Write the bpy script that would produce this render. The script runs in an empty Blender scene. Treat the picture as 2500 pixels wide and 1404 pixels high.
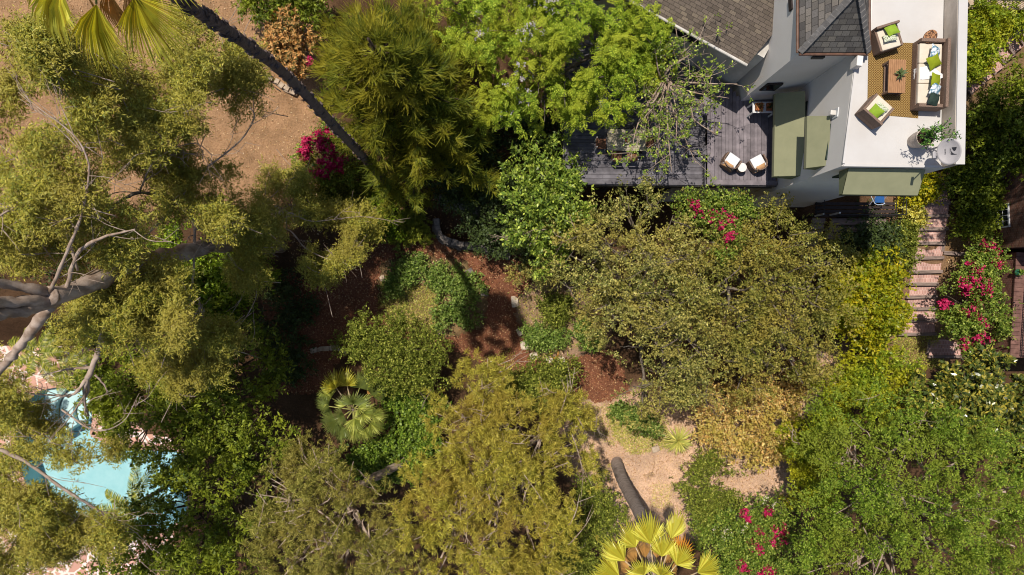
import bpy, bmesh, math, random
import numpy as np
from mathutils import Vector, Matrix

scene = bpy.context.scene
COL = scene.collection
PI = math.pi

# ------------------------------------------------------------------ camera
HC, F = 36.0, 1667.0          # camera height (m), focal length in pixels of a 2500 px wide frame
cam = bpy.data.cameras.new('camera')
cam_o = bpy.data.objects.new('camera', cam); COL.objects.link(cam_o)
cam_o.location = (0, 0, HC); cam_o.rotation_euler = (0, 0, 0)
cam.sensor_width = 36.0; cam.lens = 36.0 * F / 2500.0
cam.clip_start = 0.5; cam.clip_end = 3000
scene.camera = cam_o

# ------------------------------------------------------------------ sky and sun
SUN_EL = math.radians(70); SUN_DIR = Vector((-0.58, 0.815, 0)).normalized()
sunv = Vector((SUN_DIR.x * math.cos(SUN_EL), SUN_DIR.y * math.cos(SUN_EL), math.sin(SUN_EL)))
w = bpy.data.worlds.new('World'); scene.world = w; w.use_nodes = True
nt = w.node_tree; nt.nodes.clear()
sky = nt.nodes.new('ShaderNodeTexSky'); sky.sky_type = 'NISHITA'; sky.sun_disc = False
sky.sun_elevation = SUN_EL; sky.sun_rotation = math.atan2(SUN_DIR.x, SUN_DIR.y)
bg = nt.nodes.new('ShaderNodeBackground'); bg.inputs[1].default_value = 0.10
wo = nt.nodes.new('ShaderNodeOutputWorld')
nt.links.new(sky.outputs[0], bg.inputs[0]); nt.links.new(bg.outputs[0], wo.inputs[0])
sl = bpy.data.lights.new('sun', 'SUN'); sl.energy = 4.9; sl.angle = math.radians(0.5); sl.color = (1.0, 0.935, 0.83)
so = bpy.data.objects.new('sun', sl); COL.objects.link(so); so.location = sunv * 60
so.rotation_euler = sunv.to_track_quat('Z', 'Y').to_euler()
scene.view_settings.view_transform = 'Standard'; scene.view_settings.look = 'None'
scene.view_settings.exposure = 0.0; scene.view_settings.gamma = 1.0
try: scene.view_settings.use_curve_mapping = False
except Exception: pass
try:
    scene.cycles.pixel_filter_type = 'BLACKMAN_HARRIS'; scene.cycles.filter_width = 1.05
    scene.cycles.max_bounces = 6; scene.cycles.transparent_max_bounces = 8
    scene.cycles.diffuse_bounces = 3; scene.cycles.glossy_bounces = 2; scene.cycles.transmission_bounces = 3
    scene.cycles.caustics_reflective = False; scene.cycles.caustics_refractive = False
except Exception: pass

# ------------------------------------------------------------------ coordinates
def W(px, py, z):
    d = (HC - z) / F
    return Vector(((px - 1250) * d, (702 - py) * d, z))

POOL_PX = [(70,975),(95,952),(140,943),(205,950),(228,975),(228,1030),(222,1062),(262,1082),(330,1095),(445,1100),(462,1180),
           (460,1260),(390,1305),(250,1300),(170,1330),(128,1330),(120,1290),(112,1245),(66,1195),(44,1130),(34,1040)]
ZP = -2.5
POOL = np.array([W(a, b, ZP)[:2] for a, b in POOL_PX])

def inside(x, y, poly):
    x = np.asarray(x, float); y = np.asarray(y, float)
    r = np.zeros(x.shape, bool); n = len(poly)
    for i in range(n):
        x1, y1 = poly[i]; x2, y2 = poly[(i + 1) % n]
        c = ((y1 > y) != (y2 > y)) & (x < (x2 - x1) * (y - y1) / (y2 - y1 + 1e-12) + x1)
        r ^= c
    return r

def sst(a, b, x):
    t = np.clip((x - a) / (b - a), 0, 1); return t * t * (3 - 2 * t)

def gz(x, y):
    x = np.asarray(x, float); y = np.asarray(y, float)
    yc = np.clip(y, -60, 60)
    z = 0.11 * yc + 0.9 * sst(8, 18, x) * sst(-8, 4, y) + 0.08 * yc * sst(14, 20, x)
    z = z + 0.12 * np.sin(x * 0.9 + 1.3) * np.sin(y * 0.8) + 0.05 * np.sin(x * 2.3 + y * 1.7)
    # level ground round the pool
    m = (1 - sst(-19.5, -16.5, x)) * (1 - sst(-3.5, -1.2, y))
    z = z * (1 - m) + (ZP - 0.06) * m
    return z

def gzp(x, y): return float(gz(x, y))

def G(px, py, dz=0.0):
    z = 0.0
    for _ in range(8):
        p = W(px, py, z); z = 0.5 * z + 0.5 * (gzp(p.x, p.y) + dz)
    p = W(px, py, z); return p

# ------------------------------------------------------------------ colours and materials
def lin(c): return c / 12.92 if c <= 0.04045 else ((c + 0.055) / 1.055) ** 2.4
def C(h, k=1.0):
    r, g, b = (int(h[i:i + 2], 16) / 255 for i in (0, 2, 4))
    return (min(lin(r) * k, .92), min(lin(g) * k, .92), min(lin(b) * k, .92), 1)

def newmat(name):
    m = bpy.data.materials.new(name); m.use_nodes = True
    n = m.node_tree.nodes; n.clear()
    out = n.new('ShaderNodeOutputMaterial'); p = n.new('ShaderNodeBsdfPrincipled')
    m.node_tree.links.new(p.outputs[0], out.inputs[0])
    return m, n, m.node_tree.links, p, out

def texco(n, l, kind='Object', scale=(1, 1, 1)):
    t = n.new('ShaderNodeTexCoord'); mp = n.new('ShaderNodeMapping'); mp.inputs['Scale'].default_value = scale
    l.new(t.outputs[kind], mp.inputs[0]); return mp.outputs[0]

def noise(n, l, vec, scale, detail=4, rough=.6):
    t = n.new('ShaderNodeTexNoise'); t.inputs['Scale'].default_value = scale
    t.inputs['Detail'].default_value = detail; t.inputs['Roughness'].default_value = rough
    if vec is not None: l.new(vec, t.inputs['Vector'])
    return t

def ramp(n, l, fac, stops, interp='LINEAR'):
    r = n.new('ShaderNodeValToRGB'); r.color_ramp.interpolation = interp
    e = r.color_ramp.elements
    while len(e) < len(stops): e.new(0.5)
    for k, (p, c) in enumerate(stops): e[k].position = p; e[k].color = c
    l.new(fac, r.inputs[0]); return r

def mix(n, l, fac, a, b, mode='MIX'):
    x = n.new('ShaderNodeMix'); x.data_type = 'RGBA'; x.blend_type = mode
    for s, v in ((0, fac), (6, a), (7, b)):
        if hasattr(v, 'is_output'): l.new(v, x.inputs[s])
        else: x.inputs[s].default_value = v
    return x.outputs[2]

def math_(n, l, op, a, b=None):
    x = n.new('ShaderNodeMath'); x.operation = op
    for s, v in ((0, a), (1, b)):
        if v is None: continue
        if hasattr(v, 'is_output'): l.new(v, x.inputs[s])
        else: x.inputs[s].default_value = v
    return x.outputs[0]

def bump(n, l, p, h, strength=.4, dist=.02):
    b = n.new('ShaderNodeBump'); b.inputs['Strength'].default_value = strength; b.inputs['Distance'].default_value = dist
    l.new(h, b.inputs['Height']); l.new(b.outputs[0], p.inputs['Normal'])

def M(name, c1, c2=None, scale=4, rough=.8, spec=.2, bmp=0.0, bscale=None, stretch=(1, 1, 1), lo=.35, hi=.65, island=0.0, metal=0):
    m, n, l, p, out = newmat(name)
    p.inputs['Roughness'].default_value = rough; p.inputs['Specular IOR Level'].default_value = spec
    p.inputs['Metallic'].default_value = metal
    v = texco(n, l, 'Object', stretch); t = noise(n, l, v, scale, 6)
    c = ramp(n, l, t.outputs['Fac'], [(lo, c1), (hi, c2 or c1)]).outputs[0]
    if island:
        g = n.new('ShaderNodeNewGeometry')
        k = ramp(n, l, g.outputs['Random Per Island'], [(0, (1 - island,) * 3 + (1,)), (1, (1 + island,) * 3 + (1,))]).outputs[0]
        c = mix(n, l, 1.0, c, k, 'MULTIPLY')
    l.new(c, p.inputs['Base Color'])
    if bmp:
        t2 = noise(n, l, v, bscale or scale * 4, 4); bump(n, l, p, t2.outputs['Fac'], bmp)
    return m

def leafmat(name, cols, trans=.3, rough=.5, spec=.25, vary=None, vscale=.9, tcol=None):
    """cols: colours picked per leaf; vary: a second tone that takes over whole sprays of new or old growth"""
    m, n, l, p, out = newmat(name)
    g = n.new('ShaderNodeNewGeometry')
    st = [(i / max(1, len(cols) - 1), c) for i, c in enumerate(cols)]
    c = ramp(n, l, g.outputs['Random Per Island'], st).outputs[0]
    if vary:
        v = texco(n, l); t = noise(n, l, v, vscale, 3)
        f = ramp(n, l, t.outputs['Fac'], [(.44, (0, 0, 0, 1)), (.62, (1, 1, 1, 1))]).outputs[0]
        c = mix(n, l, math_(n, l, 'MULTIPLY', f, .75), c, vary)
    l.new(c, p.inputs['Base Color']); p.inputs['Roughness'].default_value = rough
    p.inputs['Specular IOR Level'].default_value = spec
    tr = n.new('ShaderNodeBsdfTranslucent')
    l.new(mix(n, l, 1.0, c, tcol or (1.25, 1.2, .55, 1), 'MULTIPLY'), tr.inputs[0])
    mx = n.new('ShaderNodeMixShader'); mx.inputs[0].default_value = trans
    l.new(p.outputs[0], mx.inputs[1]); l.new(tr.outputs[0], mx.inputs[2]); l.new(mx.outputs[0], out.inputs[0])
    return m

def brickmat(name, b1, b2, mortar, scale, bw=.5, rh=.25, msize=.015, rot=0, axes='XY', rough=.85, offset=.5, noise_amt=.35, squash=1):
    m, n, l, p, out = newmat(name)
    t = n.new('ShaderNodeTexCoord'); sp = n.new('ShaderNodeSeparateXYZ'); cb = n.new('ShaderNodeCombineXYZ')
    l.new(t.outputs['Object'], sp.inputs[0])
    l.new(sp.outputs[axes[0]], cb.inputs[0]); l.new(sp.outputs[axes[1]], cb.inputs[1])
    mp = n.new('ShaderNodeMapping'); mp.inputs['Rotation'].default_value = (0, 0, rot); l.new(cb.outputs[0], mp.inputs[0])
    b = n.new('ShaderNodeTexBrick'); l.new(mp.outputs[0], b.inputs[0])
    b.inputs['Color1'].default_value = b1; b.inputs['Color2'].default_value = b2; b.inputs['Mortar'].default_value = mortar
    b.inputs['Scale'].default_value = scale; b.inputs['Mortar Size'].default_value = msize
    b.inputs['Brick Width'].default_value = bw; b.inputs['Row Height'].default_value = rh; b.offset = offset
    nz = noise(n, l, t.outputs['Object'], 2.2, 6)
    k = ramp(n, l, nz.outputs['Fac'], [(.3, (1 - noise_amt,) * 3 + (1,)), (.7, (1 + noise_amt * .6,) * 3 + (1,))]).outputs[0]
    l.new(mix(n, l, 1.0, b.outputs[0], k, 'MULTIPLY'), p.inputs['Base Color'])
    p.inputs['Roughness'].default_value = rough; p.inputs['Specular IOR Level'].default_value = .15
    bump(n, l, p, b.outputs['Fac'], -.5, .01)
    return m

# ------------------------------------------------------------------ object helpers
OFF = {}
def thing(name, label, cat, loc, group=None, rz=0, local=False):
    o = bpy.data.objects.new(name, None); COL.objects.link(o)
    o.empty_display_size = .2
    o.location = loc; o.rotation_euler = (0, 0, rz)
    OFF[o.name] = Vector((0, 0, 0)) if local else Vector(loc)
    tag(o, label, cat, group); return o

def tag(o, label=None, cat=None, group=None, kind=None):
    if label: o['label'] = label
    if cat: o['category'] = cat
    if group: o['group'] = group
    if kind: o['kind'] = kind
    return o

def link_mesh(name, me, mat, parent=None, loc=None):
    o = bpy.data.objects.new(name, me); COL.objects.link(o)
    if mat: me.materials.append(mat)
    if parent is not None:
        o.parent = parent; OFF[o.name] = OFF[parent.name]
    elif loc is not None:
        o.location = loc; OFF[o.name] = Vector(loc)
    else: OFF[o.name] = Vector((0, 0, 0))
    return o

def npmesh(name, V, loops, starts, totals, off):
    V = np.asarray(V, np.float32).reshape(-1, 3) - np.array(off, np.float32)
    me = bpy.data.meshes.new(name)
    me.vertices.add(len(V)); me.vertices.foreach_set('co', V.ravel())
    me.loops.add(len(loops)); me.loops.foreach_set('vertex_index', np.asarray(loops, np.int32))
    me.polygons.add(len(starts)); me.polygons.foreach_set('loop_start', np.asarray(starts, np.int32))
    try: me.polygons.foreach_set('loop_total', np.asarray(totals, np.int32))
    except Exception: pass
    me.update(calc_edges=True); me.validate()
    return me

class MB:
    """collects shapes and links them as ONE mesh object"""
    def __init__(s): s.v = []; s.f = []; s.q = []; s.smooth = False
    def add(s, vs, fs):
        b = len(s.v); s.v.extend(tuple(v) for v in vs); s.f.extend(tuple(i + b for i in f) for f in fs); return s
    def box(s, cx, cy, cz, sx, sy, sz, rz=0, bev=0, ry=0, rx=0):
        h = (sx / 2, sy / 2, sz / 2)
        bm = bmesh.new(); bmesh.ops.create_cube(bm, size=1)
        for v in bm.verts: v.co = Vector((v.co.x * sx, v.co.y * sy, v.co.z * sz))
        if bev:
            bmesh.ops.bevel(bm, geom=bm.edges[:], offset=min(bev, min(h) * .9), segments=2, affect='EDGES', profile=.6)
        R = Matrix.Translation((cx, cy, cz)) @ Matrix.Rotation(rz, 4, 'Z') @ Matrix.Rotation(ry, 4, 'Y') @ Matrix.Rotation(rx, 4, 'X')
        bm.verts.ensure_lookup_table(); bm.verts.index_update()
        s.add([R @ v.co for v in bm.verts], [[v.index for v in f.verts] for f in bm.faces]); bm.free(); return s
    def tube(s, pts, rad, n=7, cap=True):
        pts = [Vector(p) for p in pts]
        if not hasattr(rad, '__len__'): rad = [rad] * len(pts)
        b = len(s.v); up = Vector((0, 0, 1)); prev = None
        for i, p in enumerate(pts):
            t = (pts[min(i + 1, len(pts) - 1)] - pts[max(i - 1, 0)])
            t = t.normalized() if t.length > 1e-9 else up
            if prev is None:
                a = t.cross(up); a = a.normalized() if a.length > .05 else Vector((1, 0, 0))
            else:
                a = prev - t * prev.dot(t); a = a.normalized() if a.length > 1e-6 else t.orthogonal().normalized()
            prev = a; c = t.cross(a)
            for k in range(n):
                q = 2 * PI * k / n; s.v.append(tuple(p + (a * math.cos(q) + c * math.sin(q)) * rad[i]))
        for i in range(len(pts) - 1):
            for k in range(n):
                k2 = (k + 1) % n
                s.f.append((b + i * n + k, b + i * n + k2, b + (i + 1) * n + k2, b + (i + 1) * n + k))
        if cap:
            s.f.append(tuple(b + k for k in range(n))[::-1]); e = b + (len(pts) - 1) * n; s.f.append(tuple(e + k for k in range(n)))
        return s
    def cyl(s, x, y, z0, z1, r0, r1=None, n=20): return s.tube([(x, y, z0), (x, y, z1)], [r0, r0 if r1 is None else r1], n)
    def prism(s, poly, z0, z1):
        n = len(poly); a = sum(poly[i][0] * poly[(i + 1) % n][1] - poly[(i + 1) % n][0] * poly[i][1] for i in range(n))
        if a < 0: poly = poly[::-1]
        z0s = z0 if hasattr(z0, '__len__') else [z0] * n; z1s = z1 if hasattr(z1, '__len__') else [z1] * n
        vs = [(p[0], p[1], z0s[i]) for i, p in enumerate(poly)] + [(p[0], p[1], z1s[i]) for i, p in enumerate(poly)]
        fs = [tuple(range(n))[::-1], tuple(range(n, 2 * n))] + [(i, (i + 1) % n, n + (i + 1) % n, n + i) for i in range(n)]
        return s.add(vs, fs)
    def slab(s, quad, t):
        """a sheet of four points given thickness t along its normal (downwards)"""
        q = [Vector(p) for p in quad]; nrm = (q[1] - q[0]).cross(q[3] - q[0]).normalized()
        if nrm.z < 0: nrm = -nrm; q = q[::-1]
        lo = [p - nrm * t for p in q]; n = len(q)
        return s.add(q + lo, [tuple(range(n)), tuple(range(n, 2 * n))[::-1]] + [(n + i, n + (i + 1) % n, (i + 1) % n, i) for i in range(n)])
    def build(s, name, mat, parent=None, loc=None, smooth=False):
        off = OFF[parent.name] if parent is not None else (Vector(loc) if loc is not None else Vector((0, 0, 0)))
        me = bpy.data.meshes.new(name)
        me.from_pydata([(v[0] - off.x, v[1] - off.y, v[2] - off.z) for v in s.v], [], s.f); me.update()
        if smooth: me.polygons.foreach_set('use_smooth', [True] * len(me.polygons))
        return link_mesh(name, me, mat, parent, loc)

def copy_tree(o, parent=None):
    c = o.copy(); COL.objects.link(c); c.parent = parent; OFF[c.name] = OFF.get(o.name, Vector((0, 0, 0)))
    for ch in [x for x in bpy.data.objects if x.parent == o]: copy_tree(ch, c)
    return c

def smoothpath(pts, n=5):
    pts = [Vector(p) for p in pts]; out = []
    P = [pts[0] * 2 - pts[1]] + pts + [pts[-1] * 2 - pts[-2]]
    for i in range(1, len(P) - 2):
        for k in range(n):
            t = k / n; a, b, c, d = P[i - 1], P[i], P[i + 1], P[i + 2]
            out.append(.5 * ((2 * b) + (c - a) * t + (2 * a - 5 * b + 4 * c - d) * t * t + (3 * b - a - 3 * c + d) * t ** 3))
    out.append(pts[-1]); return out

def limb(mb, pts, r0, r1, rng, n=7, wob=.06):
    q = smoothpath(pts, 6); k = len(q)
    rad = [r0 + (r1 - r0) * i / (k - 1) for i in range(k)]
    q = [p + Vector(rng.normal(0, 1, 3)) * wob * min(rad[i] * 3, .25) if 0 < i < k - 1 else p for i, p in enumerate(q)]
    rad = [r * (1 + .12 * rng.normal()) for r in rad]
    return mb.tube(q, [max(r, .004) for r in rad], n)

# ------------------------------------------------------------------ foliage generators (numpy)
def nrm(a): return a / np.maximum(np.linalg.norm(a, axis=-1, keepdims=True), 1e-9)
UP = np.array([0, 0, 1.0])

class Leafs:
    def __init__(s): s.V = []; s.n = 0; s.L = []; s.T = []
    def quads(s, V):           # V (N,4,3), one island each
        N = len(V); s.V.append(V.reshape(-1, 3)); s.L.append((np.arange(N * 4) + s.n)); s.T.append(np.full(N, 4)); s.n += N * 4
    def strips(s, P, S):       # P (N,K,3) centre lines, S (N,K,3) half widths: strips of K-1 quads
        N, K = P.shape[:2]; V = np.stack([P - S, P + S], 2).reshape(N, K * 2, 3)
        base = (np.arange(N) * K * 2)[:, None, None] + s.n; k = (np.arange(K - 1) * 2)[None, :, None]
        q = base + k + np.array([0, 1, 3, 2])[None, None, :]
        s.V.append(V.reshape(-1, 3)); s.L.append(q.reshape(-1)); s.T.append(np.full(N * (K - 1), 4)); s.n += N * K * 2
    def build(s, name, mat, parent):
        V = np.concatenate(s.V); L = np.concatenate(s.L); T = np.concatenate(s.T)
        st = np.concatenate([[0], np.cumsum(T)[:-1]])
        return link_mesh(name, npmesh(name, V, L, st, T, OFF[parent.name]), mat, parent)

def blade(C0, D, U, L, Wd, fold=.25, droop=.15):
    """folded diamond leaves"""
    D = nrm(D); S = nrm(np.cross(D, U)); Nn = np.cross(S, D)
    L = np.asarray(L).reshape(-1, 1); Wd = np.asarray(Wd).reshape(-1, 1)
    mid = C0 + D * L * .45
    a = C0; c = C0 + D * L - UP * L * droop
    b = mid + S * Wd * .5 + Nn * Wd * fold; d = mid - S * Wd * .5 + Nn * Wd * fold
    return np.stack([a, b, c, d], 1)

def sph(rng, n, zmin=-1.0):
    z = rng.uniform(zmin, 1, n); a = rng.uniform(0, 2 * PI, n); r = np.sqrt(1 - z * z)
    return np.stack([r * np.cos(a), r * np.sin(a), z], 1)

def subblobs(rng, blobs, flat, sub=1.0, spread=.62, smin=.30, smax=.5):
    out = []
    for c, r in blobs:
        c = np.array(c, float); m = max(5, int(8 * sub))
        d = sph(rng, m, -.25); d[:, 2] *= flat
        k = rng.uniform(.7, 1.15, (m, 1))
        for q, sr in zip(c + d * r * spread * k, r * rng.uniform(smin, smax, m)): out.append((q, sr, c, r))
        out.append((c - np.array([0, 0, r * flat * .15]), r * .48, c, r))
        m2 = max(4, int(7 * sub)); d = sph(rng, m2, -.15); d[:, 2] *= flat * 1.15        # shoots that break the outline
        for q, sr in zip(c + d * r * rng.uniform(.88, 1.12, (m2, 1)), r * rng.uniform(.10, .22, m2)): out.append((q, sr, c, r))
    return out

def twigs(rng, blobs, dens, flat=.75, sub=1.0, up=.3, zmin=-.45, spread=.62, smin=.30, smax=.5, clump=6, cs=.14):
    """twigs grow in tufts: branch tips are spread over the lumps of the crown and each tip carries a handful of twigs"""
    B, A = [], []
    for q, sr, c, r in subblobs(rng, blobs, flat, sub, spread, smin, smax):
        n = max(2, int(dens * 4 * PI * sr * sr * .7 / clump))
        d = sph(rng, n, zmin); d2 = d.copy(); d2[:, 2] *= (.55 + .45 * flat)
        p = q + d2 * sr * (rng.uniform(.2, 1.15, (n, 1)) ** .5) + rng.normal(0, .12 * sr, (n, 3))
        a = nrm(d * .7 + (p - c) / r * .5 + UP * up + rng.normal(0, .3, (n, 3)))
        m = rng.integers(max(1, clump // 2), clump + clump // 2 + 1, n)
        i = np.repeat(np.arange(n), m)
        B.append(p[i] + rng.normal(0, cs, (len(i), 3)) + a[i] * rng.uniform(-.5, .9, (len(i), 1)) * cs * 1.6)
        A.append(nrm(a[i] + rng.normal(0, .45, (len(i), 3))))
    return np.concatenate(B), np.concatenate(A)

def rand_perp(rng, A):
    r = rng.normal(0, 1, A.shape); r -= A * np.sum(r * A, -1, keepdims=True); return nrm(r)

def fol_broad(rng, Lf, B, A, n=7, tl=.3, L=.12, Wd=.06, spread=.8, flatn=.7, droop=.15, var=.3):
    for k in range(n):
        t = (k + .5) / n
        p = B + A * tl * t + rng.normal(0, .02, B.shape)
        d = nrm(A * (1 - spread * .6) + rand_perp(rng, A) * spread + UP * .05)
        u = nrm(UP * flatn + rng.normal(0, .55, B.shape))
        l = L * (1 + rng.normal(0, var, len(B)).clip(-.6, .8))
        Lf.quads(blade(p, d, u, l, l * Wd / L, .22, droop))

def fol_tuft(rng, Lf, B, A, n=14, L=.16, Wd=.018, fwd=.75):
    for k in range(n):
        d = nrm(A * fwd + sph(rng, len(B)))
        u = sph(rng, len(B))
        l = L * rng.uniform(.7, 1.2, len(B))
        Lf.quads(blade(B + rng.normal(0, .02, B.shape), d, u, l, Wd, .1, .08))

def fol_rosette(rng, Lf, B, A, n=14, L=.15, Wd=.04, fwd=.5):
    A = nrm(A + UP * .6)
    for k in range(n):
        d = nrm(A * fwd * rng.uniform(.2, 1.9, (len(B), 1)) + rand_perp(rng, A))
        l = L * rng.uniform(.75, 1.15, len(B))
        Lf.quads(blade(B, d, A, l, Wd, .2, .12))

def fol_pom(rng, Lf, B, A, n=46, R=.27, L=.15, Wd=.05):
    """rounded tufts: small leaves standing on a dome at the end of each twig"""
    A = nrm(A + UP * .9); rs = R * rng.uniform(.65, 1.25, (len(B), 1))
    for k in range(n):
        d = sph(rng, len(B)); d = d + A * np.maximum(0, -np.sum(d * A, -1, keepdims=True) + .15) * 1.3; d = nrm(d)
        p = B + d * rs * rng.uniform(.55, 1, (len(B), 1))
        Lf.quads(blade(p, nrm(d + rng.normal(0, .55, B.shape)), nrm(A + d * .6 + rng.normal(0, .4, B.shape)), L * rng.uniform(.7, 1.2, len(B)), Wd, .2, .1))

def fol_droop(rng, Lf, B, A, n=9, tl=.45, L=.17, Wd=.028):
    for k in range(n):
        t = (k + .5) / n
        p = B + A * tl * t - UP[None] * tl * .35 * t * t + rng.normal(0, .03, B.shape)
        h = rng.normal(0, 1, B.shape); h[:, 2] *= .2
        d = nrm(nrm(h) * .9 + A * .35 - UP * rng.uniform(-.1, .55, (len(B), 1)))
        u = nrm(UP * .6 + rng.normal(0, .5, B.shape))
        l = L * rng.uniform(.6, 1.25, len(B))
        Lf.quads(blade(p, d, u, l, Wd * rng.uniform(.8, 1.3, len(B)), .15, .1))

def fol_rope(rng, Lf, B, A, n=11, L=.55, Wd=.022, K=5):
    """sprays of rope-like curved branchlets"""
    for k in range(n):
        side = rand_perp(rng, A); side[:, 2] *= .5
        d0 = nrm(A * .75 + side * rng.uniform(.2, 1.0, (len(B), 1)))
        curl = nrm(UP * .8 + rng.normal(0, .5, B.shape)); l = L * rng.uniform(.6, 1.15, (len(B), 1))
        t = np.linspace(0, 1, K)
        P = np.stack([B + d0 * l * q + curl * l * .38 * q * q - UP * l * .18 * math.sin(q * PI) for q in t], 1)
        S0 = nrm(np.cross(d0, UP[None] + rng.normal(0, .5, B.shape)))
        S = np.stack([S0 * Wd * (1 - .55 * q) for q in t], 1)
        Lf.strips(P, S)

def fol_feather(rng, Lf, B, A, n=4, L=.42, pin=7, pl=.10, pw=.04):
    """bipinnate fronds"""
    for k in range(n):
        d = nrm(A * .4 + rand_perp(rng, A) + UP * .1); u = nrm(UP + rng.normal(0, .35, B.shape)); s = nrm(np.cross(d, u))
        l = L * rng.uniform(.7, 1.2, (len(B), 1))
        for j in range(pin):
            t = (j + .6) / pin; p = B + d * l * t - UP * l * .35 * t * t
            m = pl * (1.15 - .6 * abs(t - .45) * 2)
            for sg in (-1, 1):
                dd = nrm(s * sg + d * .45 + rng.normal(0, .12, B.shape))
                Lf.quads(blade(p, dd, u, np.full(len(B), m), pw, .15, .2))

# species: foliage function, its arguments, twig density, material names
def bare_twigs(rng, mb, B, A, n, rr=.022, ln=.9):
    """forking grey branches that show between and above the leaves"""
    hi = B[A[:, 2] > .25]
    if len(hi) == 0: return
    for i in range(n):
        p = hi[rng.integers(len(hi))] + np.array([0, 0, rng.uniform(-.05, .14)])
        t = nrm(np.array([rng.normal(), rng.normal(), .22 * rng.normal()])) * ln * rng.uniform(.4, 1.3); r = rr * rng.uniform(.5, 1.3)
        q = [p - t * .25 - np.array([0, 0, .25]), p, p + t * .5 + np.array([0, 0, .05]) + rng.normal(0, .06, 3), p + t + rng.normal(0, .08, 3) - np.array([0, 0, .08])]
        limb(mb, q, r, r * .35, rng, 5, .02)
        for j in range(rng.integers(1, 5)):
            a = np.array(q[1]) + (np.array(q[3]) - np.array(q[1])) * rng.uniform(.1, .8)
            s = t * .4 + rng.normal(0, .24, 3) * ln; s[2] *= .4
            limb(mb, [a, a + s * .5, a + s], r * .5, r * .2, rng, 4, .02)

SP = {}
def species(key, fn, args, dens, mat, bark, flat=.75, sub=1.0, up=.3, bare=0, zmin=-.45, rr=.022, ln=.9, spread=.62, smin=.3, smax=.5, clump=6, cs=.14, holes=0):
    SP[key] = dict(fn=fn, args=args, dens=dens, mat=mat, bark=bark, flat=flat, sub=sub, up=up, bare=bare, zmin=zmin, rr=rr, ln=ln, spread=spread, smin=smin, smax=smax, clump=clump, cs=cs, holes=holes)

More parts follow.
